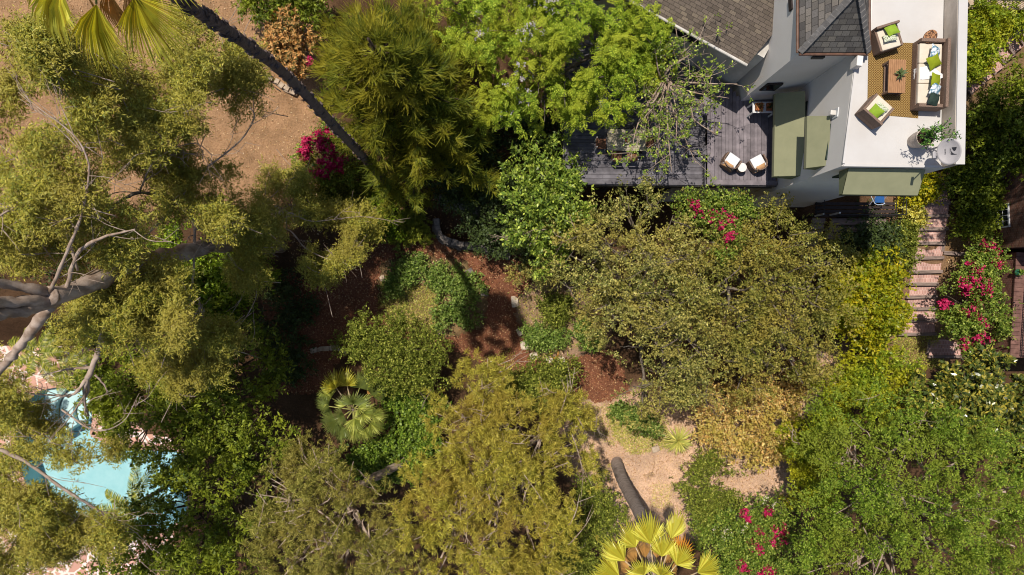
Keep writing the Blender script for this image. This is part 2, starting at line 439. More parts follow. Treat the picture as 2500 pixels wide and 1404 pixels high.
SEED = [100]
def plant(name, label, cat, key, px_blobs, trunk=None, tr=.16, group=None, flowers=None, dens=1.0, parts=('trunk', 'crown'), bare=None, base=None, bole=None):
    """px_blobs: (px, py, z above the ground there or absolute with 'a', radius px).  flowers: list of (material, px, py, radius px, count)"""
    SEED[0] += 1; rng = np.random.default_rng(SEED[0]); s = SP[key]
    blobs = []
    for b in px_blobs:
        px, py, z, rp = b[:4]
        p = W(px, py, z); r = rp * (HC - z) / F; blobs.append((np.array(p), r))
    cx = sum(b[0][0] * b[1] for b in blobs) / sum(b[1] for b in blobs); cy = sum(b[0][1] * b[1] for b in blobs) / sum(b[1] for b in blobs)
    if base is not None: g = G(*base)
    else: g = Vector((cx, cy, gzp(cx, cy)))
    root = thing(name, label, cat, g, group)
    cz = sum(b[0][2] for b in blobs) / len(blobs)
    mb = MB()
    fork = np.array([cx, cy, g.z + (cz - g.z) * .55])
    if base is not None: fork[:2] = fork[:2] * .5 + np.array(g)[:2] * .5
    if bole:
        bp_ = [np.array(g) - UP * .3] + [np.array(W(*q)) for q in bole]; fork = bp_[-1]; limb(mb, bp_, tr, tr * .7, rng, 10, .04)
    else: limb(mb, [(g.x, g.y, g.z - .3), (g.x * .7 + fork[0] * .3, g.y * .7 + fork[1] * .3, g.z + (fork[2] - g.z) * .5), fork], tr, tr * .75, rng, 9, .05)
    for c, r in blobs:
        m = fork * .45 + c * .55 + rng.normal(0, .12 * r, 3); m[2] = max(m[2], min(fork[2], c[2]) )
        top = c + np.array([0, 0, r * s['flat'] * .4])
        limb(mb, [fork, m, top], tr * .42, tr * .15, rng, 7, .08)
        for j in range(4):
            d = sph(rng, 1, -.1)[0] * np.array([1, 1, s['flat']]); a = m * .4 + top * .6
            limb(mb, [a, a + d * r * .45 + rng.normal(0, .05, 3), c + d * r * .85], tr * .22, tr * .06, rng, 5, .06)
    nb = s['bare'] if bare is None else bare
    B, A = twigs(rng, blobs, s['dens'] * dens, s['flat'], s['sub'], s['up'], s['zmin'], s['spread'], s['smin'], s['smax'], s['clump'], s['cs'])
    keep = B[:, 2] > gz(B[:, 0], B[:, 1]) + .02
    if s['holes']:                                             # openings between the boughs
        area = sum(PI * r * r for c, r in blobs) * .6; nh = int(area * s['holes'])
        for k in range(nh):
            c, r = blobs[rng.integers(len(blobs))]; a = rng.uniform(0, 2 * PI); q = c[:2] + np.array([math.cos(a), math.sin(a)]) * r * math.sqrt(rng.uniform(0, 1))
            hr = rng.uniform(.16, .48); an = rng.uniform(0, PI); st = rng.uniform(1, 2.4); dx = B[:, 0] - q[0]; dy = B[:, 1] - q[1]
            u = (dx * math.cos(an) + dy * math.sin(an)) / st; v = -dx * math.sin(an) + dy * math.cos(an)
            keep &= ~((u * u + v * v < hr * hr * rng.uniform(.6, 1.2, len(B))) & (B[:, 2] > c[2] - r * s['flat'] * .35))
    B, A = B[keep], A[keep]
    if nb: bare_twigs(rng, mb, B, A, nb, s['rr'], s['ln'])
    mb.build(parts[0], MAT[s['bark']], root, smooth=True)
    Lf = Leafs(); s['fn'](rng, Lf, B, A, **s['args']); Lf.build(parts[1], MAT[s['mat']], root)
    for fl in flowers or []:
        fm, n, size = fl[0], fl[1], fl[2]
        Ff = Leafs(); spots = fl[3]
        ctr, rad = [], []
        for (px, py, z, rp) in spots: ctr.append(np.array(W(px, py, z))); rad.append(rp * (HC - z) / F)
        top = B[rng.permutation(len(B))]
        pts = []
        for c, r in zip(ctr, rad):
            d = np.linalg.norm((top - c)[:, :2], axis=1); cand = top[(d < r)]
            if len(cand) == 0: cand = c + rng.normal(0, r * .4, (30, 3))
            cand = cand[np.argsort(-cand[:, 2])][:max(8, len(cand) // 2)]
            k = rng.integers(0, len(cand), max(2, n // len(spots) // 6))
            for q in cand[k]: pts.append(q + np.array([0, 0, .07]) + rng.normal(0, .07, (6, 3)))
        pts = np.concatenate(pts)
        for k in range(3):
            Ff.quads(blade(pts + rng.normal(0, .02, pts.shape), sph(rng, len(pts), -.1), nrm(UP + rng.normal(0, .4, pts.shape)), size * rng.uniform(.7, 1.2, len(pts)), size * .8, .25, .1))
        Ff.build('blossom', MAT[fm], root)
    return root

# ------------------------------------------------------------------ palm parts
def fan_frond(rng, mb_blade, mb_pet, hub, az, el, pet, R, nseg=34, spread=2.5, droop=.35, fused=.55, cup=.18, twist=0, pw=.028):
    """a fan leaf: petiole from hub, pleated blade fused half way, drooping tips"""
    hub = Vector(hub); d = Vector((math.cos(az) * math.cos(el), math.sin(az) * math.cos(el), math.sin(el)))
    sag = pet * .16
    q = [hub + d * pet * t - Vector((0, 0, sag * t * t)) for t in (0, .35, .7, 1)]
    mb_pet.tube(q, [pw * 1.25, pw, pw * .85, pw * .6], 5)
    f = (q[3] - q[2]).normalized(); side = f.cross(Vector((0, 0, 1))).normalized(); up = side.cross(f).normalized()
    if twist:
        Rm = Matrix.Rotation(twist, 3, f); side = Rm @ side; up = Rm @ up
    c = q[3]
    def pt(a, r, lift):
        rr = r / R; a2 = a
        p = c + (f * math.cos(a2) + side * math.sin(a2)) * r
        p += up * (cup * R * abs(math.sin(a)) * rr + lift)
        p -= Vector((0, 0, 1)) * droop * R * max(0, rr - .3) ** 1.7 * 1.4
        return p
    da = 2 * spread / nseg
    for i in range(nseg):
        a0 = -spread + da * i; a1 = a0 + da; am = (a0 + a1) / 2
        edge = 1 - .32 * abs(am / spread) ** 2
        rl = R * edge * rng.uniform(.9, 1.05); r1 = rl * fused
        lift = .035 * R
        v0 = pt(a0, r1, 0); v1 = pt(a1, r1, 0); m0 = pt(am, r1 * .98, lift); m2 = pt(am + rng.normal(0, .02), r1 + (rl - r1) * .5, lift * .6)
        w2 = da * .30; s0 = pt(am - w2, r1 + (rl - r1) * .5, 0); s1 = pt(am + w2, r1 + (rl - r1) * .5, 0)
        tip = pt(am + rng.normal(0, .05), rl, -rng.uniform(0, .07) * R)
        mb_blade.add([c, v0, m0, v1, s0, m2, s1, tip], [(0, 1, 2), (0, 2, 3), (1, 4, 5, 2), (2, 5, 6, 3), (4, 7, 5), (5, 7, 6)])

def feather_frond(rng, Lf, mb, hub, az, el, L, nl=34, ll=.38, lw=.022, arch=.55):
    hub = np.array(hub, float); d = np.array([math.cos(az) * math.cos(el), math.sin(az) * math.cos(el), math.sin(el)])
    t = np.linspace(0, 1, nl); P = hub + d * L * t[:, None] - UP * (arch * L * t ** 2)[:, None]
    mb.tube([tuple(p) for p in P[::4]] + [tuple(P[-1])], list(np.linspace(.03, .008, len(P[::4]) + 1)), 5)
    T = nrm(np.gradient(P, axis=0)); s = nrm(np.cross(T, UP)); u = np.cross(s, T)
    for sg in (-1, 1):
        k = slice(5, None)
        l = ll * (np.sin(np.linspace(.35, PI * .93, nl)) ** .7)[k, None]
        dd = nrm(s[k] * sg + T[k] * .45 + u[k] * .15 + rng.normal(0, .06, s[k].shape))
        PP = np.stack([P[k] + dd * l * q - UP * l * .45 * q * q for q in np.linspace(0, 1, 4)], 1)
        W0 = nrm(np.cross(dd, u[k] + rng.normal(0, .2, s[k].shape)))
        SS = np.stack([W0 * lw * x for x in (.6, 1, .8, .1)], 1)
        Lf.strips(PP, SS)

def scatter_leaves(name, mat, pts, L, Wd, rng, kind='stuff', label=None, cat=None, tilt=.35):
    Lf = Leafs(); d = sph(rng, len(pts), -.15); d[:, 2] *= .35
    Lf.quads(blade(pts, d, nrm(UP + rng.normal(0, tilt, pts.shape)), L * rng.uniform(.5, 1.4, len(pts)), Wd, .15, 0))
    V = np.concatenate(Lf.V); Lq = np.concatenate(Lf.L); T = np.concatenate(Lf.T); st = np.concatenate([[0], np.cumsum(T)[:-1]])
    o = link_mesh(name, npmesh(name, V, Lq, st, T, (0, 0, 0)), mat)
    return tag(o, label, cat, None, kind)

def pts_in_px(rng, poly, n, dz=.03):
    """random ground points inside an outline given on the ground"""
    P = np.array([G(a, b)[:2] for a, b in poly]); lo, hi = P.min(0), P.max(0); out = np.zeros((0, 2))
    while len(out) < n:
        q = rng.uniform(lo, hi, (n * 2, 2)); out = np.concatenate([out, q[inside(q[:, 0], q[:, 1], P)]])
    out = out[:n]; return np.column_stack([out, gz(out[:, 0], out[:, 1]) + dz])

def ground_sheet(name, outer, holes, mat, cell=.08, dz=.03, zfix=None, rag=.06, world=False, parent=None):
    conv = (lambda P: np.array(P)) if world else (lambda P: np.array([G(a, b)[:2] for a, b in P]))
    P = conv(outer); Hs = [conv(h) for h in holes]
    lo, hi = P.min(0), P.max(0); nx = int((hi[0] - lo[0]) / cell) + 1; ny = int((hi[1] - lo[1]) / cell) + 1
    xs = lo[0] + np.arange(nx + 1) * cell; ys = lo[1] + np.arange(ny + 1) * cell
    X, Y = np.meshgrid(xs, ys); cx = X[:-1, :-1] + cell / 2; cy = Y[:-1, :-1] + cell / 2
    rx = cx + rag * (np.sin(cy * 7.3) + np.sin(cy * 17.1 + cx * 5)); ry = cy + rag * (np.sin(cx * 6.1) + np.sin(cx * 15.7 + cy * 4))
    k = inside(rx, ry, P)
    for h in Hs: k &= ~inside(rx, ry, h)
    Z = np.full(X.shape, zfix) if zfix is not None else gz(X, Y) + dz
    V = np.stack([X, Y, Z], -1).reshape(-1, 3); idx = np.arange((nx + 1) * (ny + 1)).reshape(ny + 1, nx + 1)
    q = np.stack([idx[:-1, :-1], idx[:-1, 1:], idx[1:, 1:], idx[1:, :-1]], -1)[k]
    used = np.unique(q); re = np.zeros(len(V), int); re[used] = np.arange(len(used))
    q = re[q]; V = V[used]
    off = OFF[parent.name] if parent is not None else (0, 0, 0)
    return link_mesh(name, npmesh(name, V, q.ravel(), np.arange(len(q)) * 4, np.full(len(q), 4), off), mat, parent)

# ------------------------------------------------------------------ materials
MAT = {}
def addM(k, *a, **kw): MAT[k] = M(k, *a, **kw)
LEAFK = 1.75
def up_(c, k=None): return tuple(min(x * (k or LEAFK) * q, .85) for x, q in zip(c[:3], (1.09, 1.0, .74))) + (1,)
def addL(k, cols, lk=None, **kw):
    if kw.get('vary'): kw['vary'] = up_(kw['vary'], lk)
    cs = [up_(c, lk) for c in cols]
    if len(cs) > 2: cs = [up_(cs[0], .55)] + cs + [tuple(min(.8, x * 1.4 + .015) for x in cs[-1][:3]) + (1,)]      # dark speckle and bright leaf highlights painted into the palette ends
    MAT[k] = leafmat(k, cs, **kw)
addM('bark_grey', C('8d8072', .8), C('5f5347', .8), scale=9, stretch=(1, 1, .3), bmp=.6, bscale=30)
addM('bark_pale', C('b9a595', .95), C('8a7462', .9), scale=3.5, stretch=(1, 1, .5), bmp=.5, bscale=22)
addM('bark_dark', C('5a4a3d', .9), C('372c24', .9), scale=10, stretch=(1, 1, .4), bmp=.7, bscale=26)
addM('bark_palm', C('7d6c64', .85), C('5a4c46', .8), scale=5, stretch=(1, 1, 6), bmp=.7, bscale=20)
addM('bark_palm_grey', C('b3a49c', .95), C('7d6e66', .9), scale=4, stretch=(1, 1, 5), bmp=.9, bscale=16)
addM('petiole', C('a8a060', .9), C('7d8040', .8), scale=8)
addM('petiole_pale', C('c3a98c', .95), C('9c8a5a', .9), scale=8)
addM('stucco', C('efe9e4', .84), C('e6dfd8', .84), scale=.9, rough=.95, spec=.1, bmp=.12, bscale=60, lo=.2, hi=.8)
addM('stucco_worn', C('dcd6cf', .85), C('bdb7ae', .8), scale=1.6, rough=.95, spec=.1, bmp=.2, bscale=40, stretch=(1, 1, .4))
addM('terrace_white', C('f2eeeb', .64), C('e2dbd5', .62), scale=.7, rough=.9, spec=.15, bmp=.05, bscale=30, lo=.2, hi=.8)
addM('parapet_grey', C('c9bdb0', .9), C('a99d90', .85), scale=1.3, rough=.95, stretch=(1, .5, 1), bmp=.15, bscale=30)
addM('awning_fabric', C('8c8b6e', 1.0), C('848468', 1.0), scale=2.0, rough=.9, spec=.08, bmp=.1, bscale=120)
addM('awning_edge', C('767a5c', .95), C('6e7256', .95), scale=3, rough=.9)
addM('dark_metal', C('2b2828'), C('1f1d1d'), scale=9, rough=.5, spec=.4)
addM('white_metal', C('d8d8d8', .9), C('c8c8c8', .9), scale=6, rough=.45)
addM('window_glass', C('25313a', .5), C('1b242b', .5), scale=1, rough=.08, spec=.6)
addM('copper', C('7d5a48', .7), C('68493a', .65), scale=5, rough=.6, spec=.4)
addM('dark_green_paint', C('2f3f38', .8), C('27352f', .8), scale=3, rough=.6)
addM('wicker', C('9a8072', .8), C('75604f', .75), scale=38, rough=.75, stretch=(1, 1, 2.5), bmp=.5, bscale=90)
addM('cushion_cream', C('ddd0be', .9), C('d3c5b2', .9), scale=3, rough=.95, spec=.05, bmp=.08, bscale=150)
addM('cushion_white', C('dcdde0', .95), C('cfd0d4', .95), scale=3, rough=.95, spec=.05)
addM('cushion_tan', C('c79c70', .9), C('b58b62', .9), scale=4, rough=.95, spec=.05)
addM('pillow_lime', C('94b03c', .85), C('86a232', .85), scale=7, rough=.95, spec=.05)
addM('pillow_olive', C('94a02a', .85), C('869022', .85), scale=7, rough=.95, spec=.05)
addM('pillow_dark', C('3b4a42', .8), C('2e3b35', .8), scale=7, rough=.95, spec=.05)
addM('pillow_print', C('e4e8ea', .9), C('4f7f95', .8), scale=9, rough=.95, spec=.05, lo=.46, hi=.58)
addM('pillow_leafy', C('d6d8c0', .9), C('6f7d52', .8), scale=34, rough=.95, spec=.05, lo=.5, hi=.58)
addM('throw_cloth', C('f0edea', .92), C('e2dedb', .92), scale=5, rough=.95, spec=.05)
addM('teak', C('b98a62', .85), C('9a6f4c', .8), scale=5, rough=.6, stretch=(14, 1, 1), bmp=.15, bscale=20)
addM('slice_wood', C('b5835c', .9), C('4b3326', .8), scale=16, rough=.7, lo=.44, hi=.56)
addM('pot_grey', C('c9bbae', .9), C('aea093', .85), scale=6, rough=.9, bmp=.2, bscale=40)
addM('soil', C('4a3426', .7), C('2d2018', .7), scale=12, rough=1)
addM('terracotta', C('b06a44', .85), C('93532f', .8), scale=8, rough=.85)
addM('dish_grey', C('b9b3b3', .82), C('aaa5a6', .82), scale=2.5, rough=.5, spec=.3, bmp=.04, bscale=80)
addM('dish_mark', C('3a3a40', .8), C('333338', .8), rough=.6)
addM('deck_paint', C('857c80', .92), C('6b6468', .9), scale=3, rough=.8, stretch=(1, 1, 1), bmp=.2, bscale=40, island=.22)
addM('deck_grey', C('767277', .85), C('5d595e', .8), scale=3, rough=.8, bmp=.2, bscale=40, island=.2)
addM('dark_wood', C('4a3f3c', .7), C('352c2a', .7), scale=6, rough=.8, stretch=(1, 8, 1))
addM('table_stone', C('b8ac94', .85), C('90866f', .8), scale=3, rough=.7, stretch=(.5, 5, 1))
addM('chair_seat', C('8b6249', .8), C('6f4c38', .8), scale=9, rough=.8)
addM('timber', C('a08c82', .85), C('70605a', .8), scale=3, rough=.95, stretch=(.6, 7, 7), bmp=.6, bscale=14)
addM('stone_pale', C('cbb69f', .85), C('a58f7a', .8), scale=5, rough=.95, bmp=.5, bscale=18)
addM('stone_white', C('dccdb9', .9), C('b5a28c', .85), scale=6, rough=.95, bmp=.5, bscale=18)
addM('stone_grey', C('8d837a', .85), C('665e58', .8), scale=5, rough=.95, bmp=.6, bscale=14, island=.25)
addM('coping_tile', C('8b675c', .8), C('6f5048', .75), scale=4, rough=.85, island=.15)
addM('pool_plaster', C('b0d2d6', .92), C('a2cacf', .92), scale=1.2, rough=.8)
addM('pool_step', C('d3e2e2', .95), C('c0d8da', .95), scale=2, rough=.8)
addM('coping_stone', C('d3a793', .88), C('bb8d7a', .85), scale=3, rough=.85, island=.15, bmp=.2)
addM('hose', C('d19a4a', .9), C('c08a3e', .9), rough=.5)
addM('stake_white', C('e8e2da', .95), C('d8d0c8', .95), rough=.7)
addM('blue_plastic', C('2c5fa0', .8), C('265590', .8), rough=.5)
addM('pale_plastic', C('c7d3e2', .9), C('b5c3d6', .9), rough=.5)
addM('green_glaze', C('3f7f62', .9), C('2f6b50', .9), rough=.3)
addM('dead_frond', C('c8a98a', .9), C('9f8062', .85), scale=8, rough=.95, island=.2)
MAT['brick_step'] = brickmat('brick_step', C('c0958a', .95), C('ae8378', .95), C('d6bcb0', .95), 4.4, bw=.36, rh=.9, msize=.035, offset=.5)
MAT['brick_wall'] = brickmat('brick_wall', C('8f5f4e', .8), C('6a4337', .75), C('a58a78', .7), 4.6, bw=1.0, rh=.34, msize=.045, axes='YZ', offset=.5, noise_amt=.5)
MAT['brick_low'] = brickmat('brick_low', C('8f5f52', .8), C('74493f', .8), C('a88e80', .8), 4.4, bw=.9, rh=.33, msize=.03, axes='YZ')

def shinglemat(name, rot, cols, scale=1.0):
    m, n, l, p, out = newmat(name)
    t = n.new('ShaderNodeTexCoord'); mp = n.new('ShaderNodeMapping'); mp.inputs['Rotation'].default_value = (0, 0, rot); l.new(t.outputs['Object'], mp.inputs[0])
    b = n.new('ShaderNodeTexBrick'); l.new(mp.outputs[0], b.inputs[0]); b.offset = .5; b.offset_frequency = 2
    b.inputs['Color1'].default_value = (0, 0, 0, 1); b.inputs['Color2'].default_value = (1, 1, 1, 1); b.inputs['Mortar'].default_value = (.25, .25, .25, 1)
    b.inputs['Scale'].default_value = scale; b.inputs['Brick Width'].default_value = .26; b.inputs['Row Height'].default_value = .125
    b.inputs['Mortar Size'].default_value = .007; b.inputs['Bias'].default_value = 0
    c = ramp(n, l, b.outputs[0], [(i / (len(cols) - 1), x) for i, x in enumerate(cols)]).outputs[0]
    c = mix(n, l, b.outputs['Fac'], c, tuple(x * .3 for x in cols[0][:3]) + (1,))
    nz = noise(n, l, t.outputs['Object'], 30, 3); k = ramp(n, l, nz.outputs['Fac'], [(.3, (.8, .8, .8, 1)), (.7, (1.2, 1.2, 1.2, 1))]).outputs[0]
    l.new(mix(n, l, 1.0, c, k, 'MULTIPLY'), p.inputs['Base Color']); p.inputs['Roughness'].default_value = .95
    p.inputs['Specular IOR Level'].default_value = .1
    bump(n, l, p, b.outputs['Fac'], -.6, .012); return m
EAVE_ROT = math.radians(29)
MAT['shingle_wing'] = shinglemat('shingle_wing', EAVE_ROT, [C('62584f', .75), C('776b60', .8), C('6b6057', .75), C('877a6a', .8)])
MAT['shingle_west'] = shinglemat('shingle_west', PI / 2, [C('625e5b', .75), C('787370', .8), C('888078', .8), C('595654', .72)])
MAT['shingle_south'] = shinglemat('shingle_south', 0, [C('625e5b', .75), C('74706b', .8), C('7e786f', .8), C('595654', .72)])
MAT['ridge_cap'] = M('ridge_cap', C('8a8683', .8), C('706c69', .8), scale=8, rough=.95, island=.12)

def rugmat():
    m, n, l, p, out = newmat('rug_weave')
    t = n.new('ShaderNodeTexCoord'); sp = n.new('ShaderNodeSeparateXYZ'); l.new(t.outputs['Object'], sp.inputs[0])
    k = 5.5
    def tri(o):
        f = math_(n, l, 'FRACT', math_(n, l, 'MULTIPLY', o, k)); return math_(n, l, 'ABSOLUTE', math_(n, l, 'SUBTRACT', f, .5))
    s = math_(n, l, 'ADD', tri(sp.outputs[0]), tri(sp.outputs[1]))            # 0..1 in each diamond
    d = math_(n, l, 'FRACT', math_(n, l, 'MULTIPLY', s, 3.0))
    c = ramp(n, l, d, [(0, C('54381f', .8)), (.40, C('54381f', .8)), (.48, C('a98a54', .85)), (1, C('a98a54', .85))]).outputs[0]
    nz = noise(n, l, t.outputs['Object'], 60, 2); kk = ramp(n, l, nz.outputs['Fac'], [(.3, (.8, .8, .8, 1)), (.7, (1.15, 1.15, 1.15, 1))]).outputs[0]
    l.new(mix(n, l, 1.0, c, kk, 'MULTIPLY'), p.inputs['Base Color']); p.inputs['Roughness'].default_value = 1; p.inputs['Specular IOR Level'].default_value = .03
    return m
MAT['rug'] = rugmat()

def flagmat():
    m, n, l, p, out = newmat('flagstone')
    v = texco(n, l); nz = noise(n, l, v, 1.5, 2)
    vv = n.new('ShaderNodeMix'); vv.data_type = 'VECTOR'; vv.inputs[0].default_value = .12; l.new(v, vv.inputs[4]); l.new(nz.outputs['Color'], vv.inputs[5])
    e = n.new('ShaderNodeTexVoronoi'); e.feature = 'DISTANCE_TO_EDGE'; e.inputs['Scale'].default_value = 1.9; l.new(vv.outputs[1], e.inputs['Vector'])
    c = n.new('ShaderNodeTexVoronoi'); c.inputs['Scale'].default_value = 1.9; l.new(vv.outputs[1], c.inputs['Vector'])
    cc = ramp(n, l, c.outputs['Color'], [(0, C('c08b78', .9)), (.5, C('d0a08a', .9)), (1, C('b98876', .9))]).outputs[0]
    f = ramp(n, l, e.outputs['Distance'], [(.055, (0, 0, 0, 1)), (.085, (1, 1, 1, 1))]).outputs[0]
    l.new(mix(n, l, f, C('e6d2c6', .92), cc), p.inputs['Base Color']); p.inputs['Roughness'].default_value = .9
    bump(n, l, p, f, .4, .01); return m
MAT['flagstone'] = flagmat()

def watermat():
    m, n, l, p, out = newmat('pool_water')
    tr = n.new('ShaderNodeBsdfTransparent'); tr.inputs[0].default_value = (.90, .975, .98, 1)
    gl = n.new('ShaderNodeBsdfGlossy'); gl.inputs['Roughness'].default_value = .04
    v = texco(n, l); nz = noise(n, l, v, 2.2, 3); b = n.new('ShaderNodeBump'); b.inputs['Strength'].default_value = .12; b.inputs['Distance'].default_value = .05
    l.new(nz.outputs['Fac'], b.inputs['Height']); l.new(b.outputs[0], gl.inputs['Normal'])
    fr = n.new('ShaderNodeFresnel'); fr.inputs['IOR'].default_value = 1.33; l.new(b.outputs[0], fr.inputs['Normal'])
    mx = n.new('ShaderNodeMixShader'); l.new(fr.outputs[0], mx.inputs[0]); l.new(tr.outputs[0], mx.inputs[1]); l.new(gl.outputs[0], mx.inputs[2])
    l.new(mx.outputs[0], out.inputs[0]); return m
MAT['pool_water'] = watermat()

def soilmat(name, attr=True, a=None, b=None):
    m, n, l, p, out = newmat(name); v = texco(n, l)
    if attr:
        at = n.new('ShaderNodeAttribute'); at.attribute_name = 'soil'; base = at.outputs['Color']
    else: base = a
    n1 = noise(n, l, v, 1.1, 5); n2 = noise(n, l, v, 14, 6, .75); n3 = noise(n, l, v, 45, 3, .7)
    k1 = ramp(n, l, n1.outputs['Fac'], [(.3, (.72, .72, .7, 1)), (.7, (1.18, 1.15, 1.12, 1))]).outputs[0]
    k2 = ramp(n, l, n2.outputs['Fac'], [(.3, (.5, .47, .44, 1)), (.7, (1.25, 1.25, 1.25, 1))]).outputs[0]
    k3 = ramp(n, l, n3.outputs['Fac'], [(.3, (.8, .8, .8, 1)), (.75, (1.2, 1.2, 1.2, 1))]).outputs[0]
    c = mix(n, l, 1.0, base, k1, 'MULTIPLY'); c = mix(n, l, 1.0, c, k2, 'MULTIPLY'); c = mix(n, l, 1.0, c, k3, 'MULTIPLY')
    if b: c = mix(n, l, ramp(n, l, n3.outputs['Fac'], [(.6, (0, 0, 0, 1)), (.66, (1, 1, 1, 1))]).outputs[0], c, b)
    l.new(c, p.inputs['Base Color']); p.inputs['Roughness'].default_value = 1; p.inputs['Specular IOR Level'].default_value = .05
    bump(n, l, p, n2.outputs['Fac'], .7, .05); return m
MAT['soil_ground'] = soilmat('soil_ground')
MAT['mulch'] = soilmat('mulch', False, C('865843', .85), C('a9806a', .8))
MAT['grass_low'] = soilmat('grass_low', False, C('6f7a3a', .7), C('87904a', .7))

# leaf materials: colours picked leaf by leaf
addL('leaf_euc', lk=2.25, cols=[C('70702a', .75), C('858438', .8), C('60672a', .75), C('98924c', .8), C('58622c', .75)], trans=.2, rough=.5, spec=.22, vary=C('7a743a', .75), vscale=.5)
addL('leaf_bunya', lk=1.75, cols=[C('4c5a22', .75), C('5e6b26', .8), C('72782a', .8), C('404e20', .75)], trans=.2, spec=.15, vary=C('87822e', .85), vscale=.45)
addL('leaf_jac', lk=1.2, cols=[C('71922a', .85), C('86a034', .9), C('5f7f26', .85), C('9cae40', .9)], trans=.34, rough=.6, spec=.15, vary=C('9fa83a', .9), vscale=.5)
addL('leaf_laurel', lk=1.45, cols=[C('64803a', .85), C('7d9440', .9), C('536f30', .8), C('95a64e', .9)], trans=.25, rough=.4, spec=.35)
addL('leaf_oak', lk=1.9, cols=[C('5c632e', .85), C('70743a', .9), C('4c5629', .8), C('88834a', .9), C('646632', .85)], trans=.2, rough=.45, spec=.28, vary=C('82783e', .85), vscale=.7)
addL('leaf_oak_grey', lk=1.85, cols=[C('5f683a', .85), C('747a46', .9), C('505a32', .8), C('8d8a58', .9)], trans=.2, rough=.45, spec=.28, vary=C('8a824a', .85), vscale=.6)
addL('leaf_citrus', lk=1.3, cols=[C('9a9a1e', .85), C('b5ac24', .9), C('7f8a1c', .85), C('c7b830', .9), C('6a7c1e', .8)], trans=.3, rough=.4, vary=C('6f8420', .85), vscale=.8)
addL('leaf_boug', lk=1.35, cols=[C('5c7830', .85), C('728a38', .9), C('4c682a', .8), C('869448', .9)], trans=.28, rough=.5)
addL('leaf_bright', lk=1.15, cols=[C('76922a', .85), C('8fa632', .9), C('628026', .85), C('a6b23a', .9)], trans=.32, rough=.45, vary=C('b3b02c', .9), vscale=.6)
addL('leaf_magnolia', lk=1.1, cols=[C('3c4f24', .85), C('4f6030', .9), C('6a7038', .85), C('5b682e', .85), C('97913e', .85)], trans=.12, rough=.25, spec=.5)
addL('leaf_pom', lk=1.3, cols=[C('5a7826', .85), C('6c882c', .9), C('4c6820', .8), C('80943c', .9)], trans=.25, rough=.55, spec=.18, vary=C('7c8834', .85), vscale=.5)
addL('leaf_pine', [C('7b7c36', .85), C('90903e', .9), C('676c30', .85), C('a09848', .9)], trans=.25, rough=.5, vary=C('8d8040', .85), vscale=.5)
addL('leaf_pine_grey', [C('6a6e36', .85), C('7b7e42', .9), C('5a602e', .85), C('8a874c', .9)], trans=.22, rough=.5, vary=C('7a7440', .85), vscale=.6)
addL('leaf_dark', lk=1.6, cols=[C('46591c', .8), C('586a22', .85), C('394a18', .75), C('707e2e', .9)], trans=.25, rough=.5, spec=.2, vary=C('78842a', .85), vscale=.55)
addL('leaf_fresh', lk=1.0, cols=[C('668620', .85), C('7b9a28', .9), C('56721e', .8), C('92aa34', .9)], trans=.3, rough=.5, spec=.2)
addL('leaf_shrub', lk=1.6, cols=[C('566429', .85), C('697731', .9), C('4a5824', .8), C('808742', .9)], trans=.22, rough=.6, spec=.15)
addL('leaf_ivy', lk=1.05, cols=[C('5b7a2a', .85), C('6e8e32', .9), C('4c6826', .8), C('869f42', .9)], trans=.25, rough=.45)
addL('leaf_herb', lk=1.15, cols=[C('66843a', .85), C('7a984a', .9), C('52703a', .8), C('92a660', .9)], trans=.3, rough=.5)
addL('leaf_dry', lk=1.8, cols=[C('a8895c', .9), C('bf9f72', .9), C('8f7450', .85), C('cfb288', .9), C('8a8048', .85)], trans=.2, rough=.7, vary=C('8c8640', .85), vscale=.9)
addL('leaf_peach', lk=1.25, cols=[C('d0a272', .9), C('b98a58', .9), C('5c5a2c', .8), C('dab184', .9), C('474a26', .8)], trans=.2, rough=.6)
addL('leaf_varieg', lk=1.2, cols=[C('c9c458', .9), C('d8d478', .92), C('a8a840', .9), C('e0dc8c', .92)], trans=.25, rough=.5)
addL('leaf_cedar', [C('6f7a2e', .85), C('838a36', .9), C('5c6a2a', .85)], trans=.2, rough=.5)
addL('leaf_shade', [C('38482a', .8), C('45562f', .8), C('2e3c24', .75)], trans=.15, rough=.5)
addL('leaf_yucca', [C('9aa05a', .85), C('868c4c', .85), C('b4b070', .9), C('747c44', .8)], trans=.15, rough=.45)
addL('leaf_pot', lk=1.1, cols=[C('3f6e30', .85), C('4f8238', .9), C('325a2a', .8), C('6f9a48', .9)], trans=.2, rough=.35)
addL('leaf_succulent', [C('3c4a34', .8), C('4a5a3c', .8)], trans=.05, rough=.4)
addL('bract_magenta', lk=.85, cols=[C('cf1f74', .9), C('b81864', .9), C('e0408c', .9)], trans=.3, rough=.6, tcol=(1.1, .8, 1, 1))
addL('petal_white', lk=1.0, cols=[C('ece8e6', .95), C('dcd8da', .95)], trans=.3, rough=.6, tcol=(1, 1, 1, 1))
addL('petal_lavender', lk=1.0, cols=[C('b9b6d8', .9), C('cfcde6', .92)], trans=.3, rough=.6, tcol=(1, 1, 1.1, 1))
addL('fan_tall', lk=1.7, cols=[C('9c9c3c', .8), C('88903a', .8), C('b0a848', .85)], trans=.35, rough=.35, spec=.4)
addL('fan_lime', lk=1.35, cols=[C('b4b244', .85), C('a2a640', .85), C('c4be5c', .9)], trans=.35, rough=.35, spec=.4)
addL('fan_orange', lk=1.1, cols=[C('d69a3c', .9), C('c88a34', .9)], trans=.3, rough=.5)
addL('fan_grey', [C('7d8a48', .8), C('6c7c42', .8), C('929a58', .85)], trans=.25, rough=.4, spec=.35)
addL('fan_dull', [C('5f6b3a', .8), C('54623a', .8)], trans=.22, rough=.4)
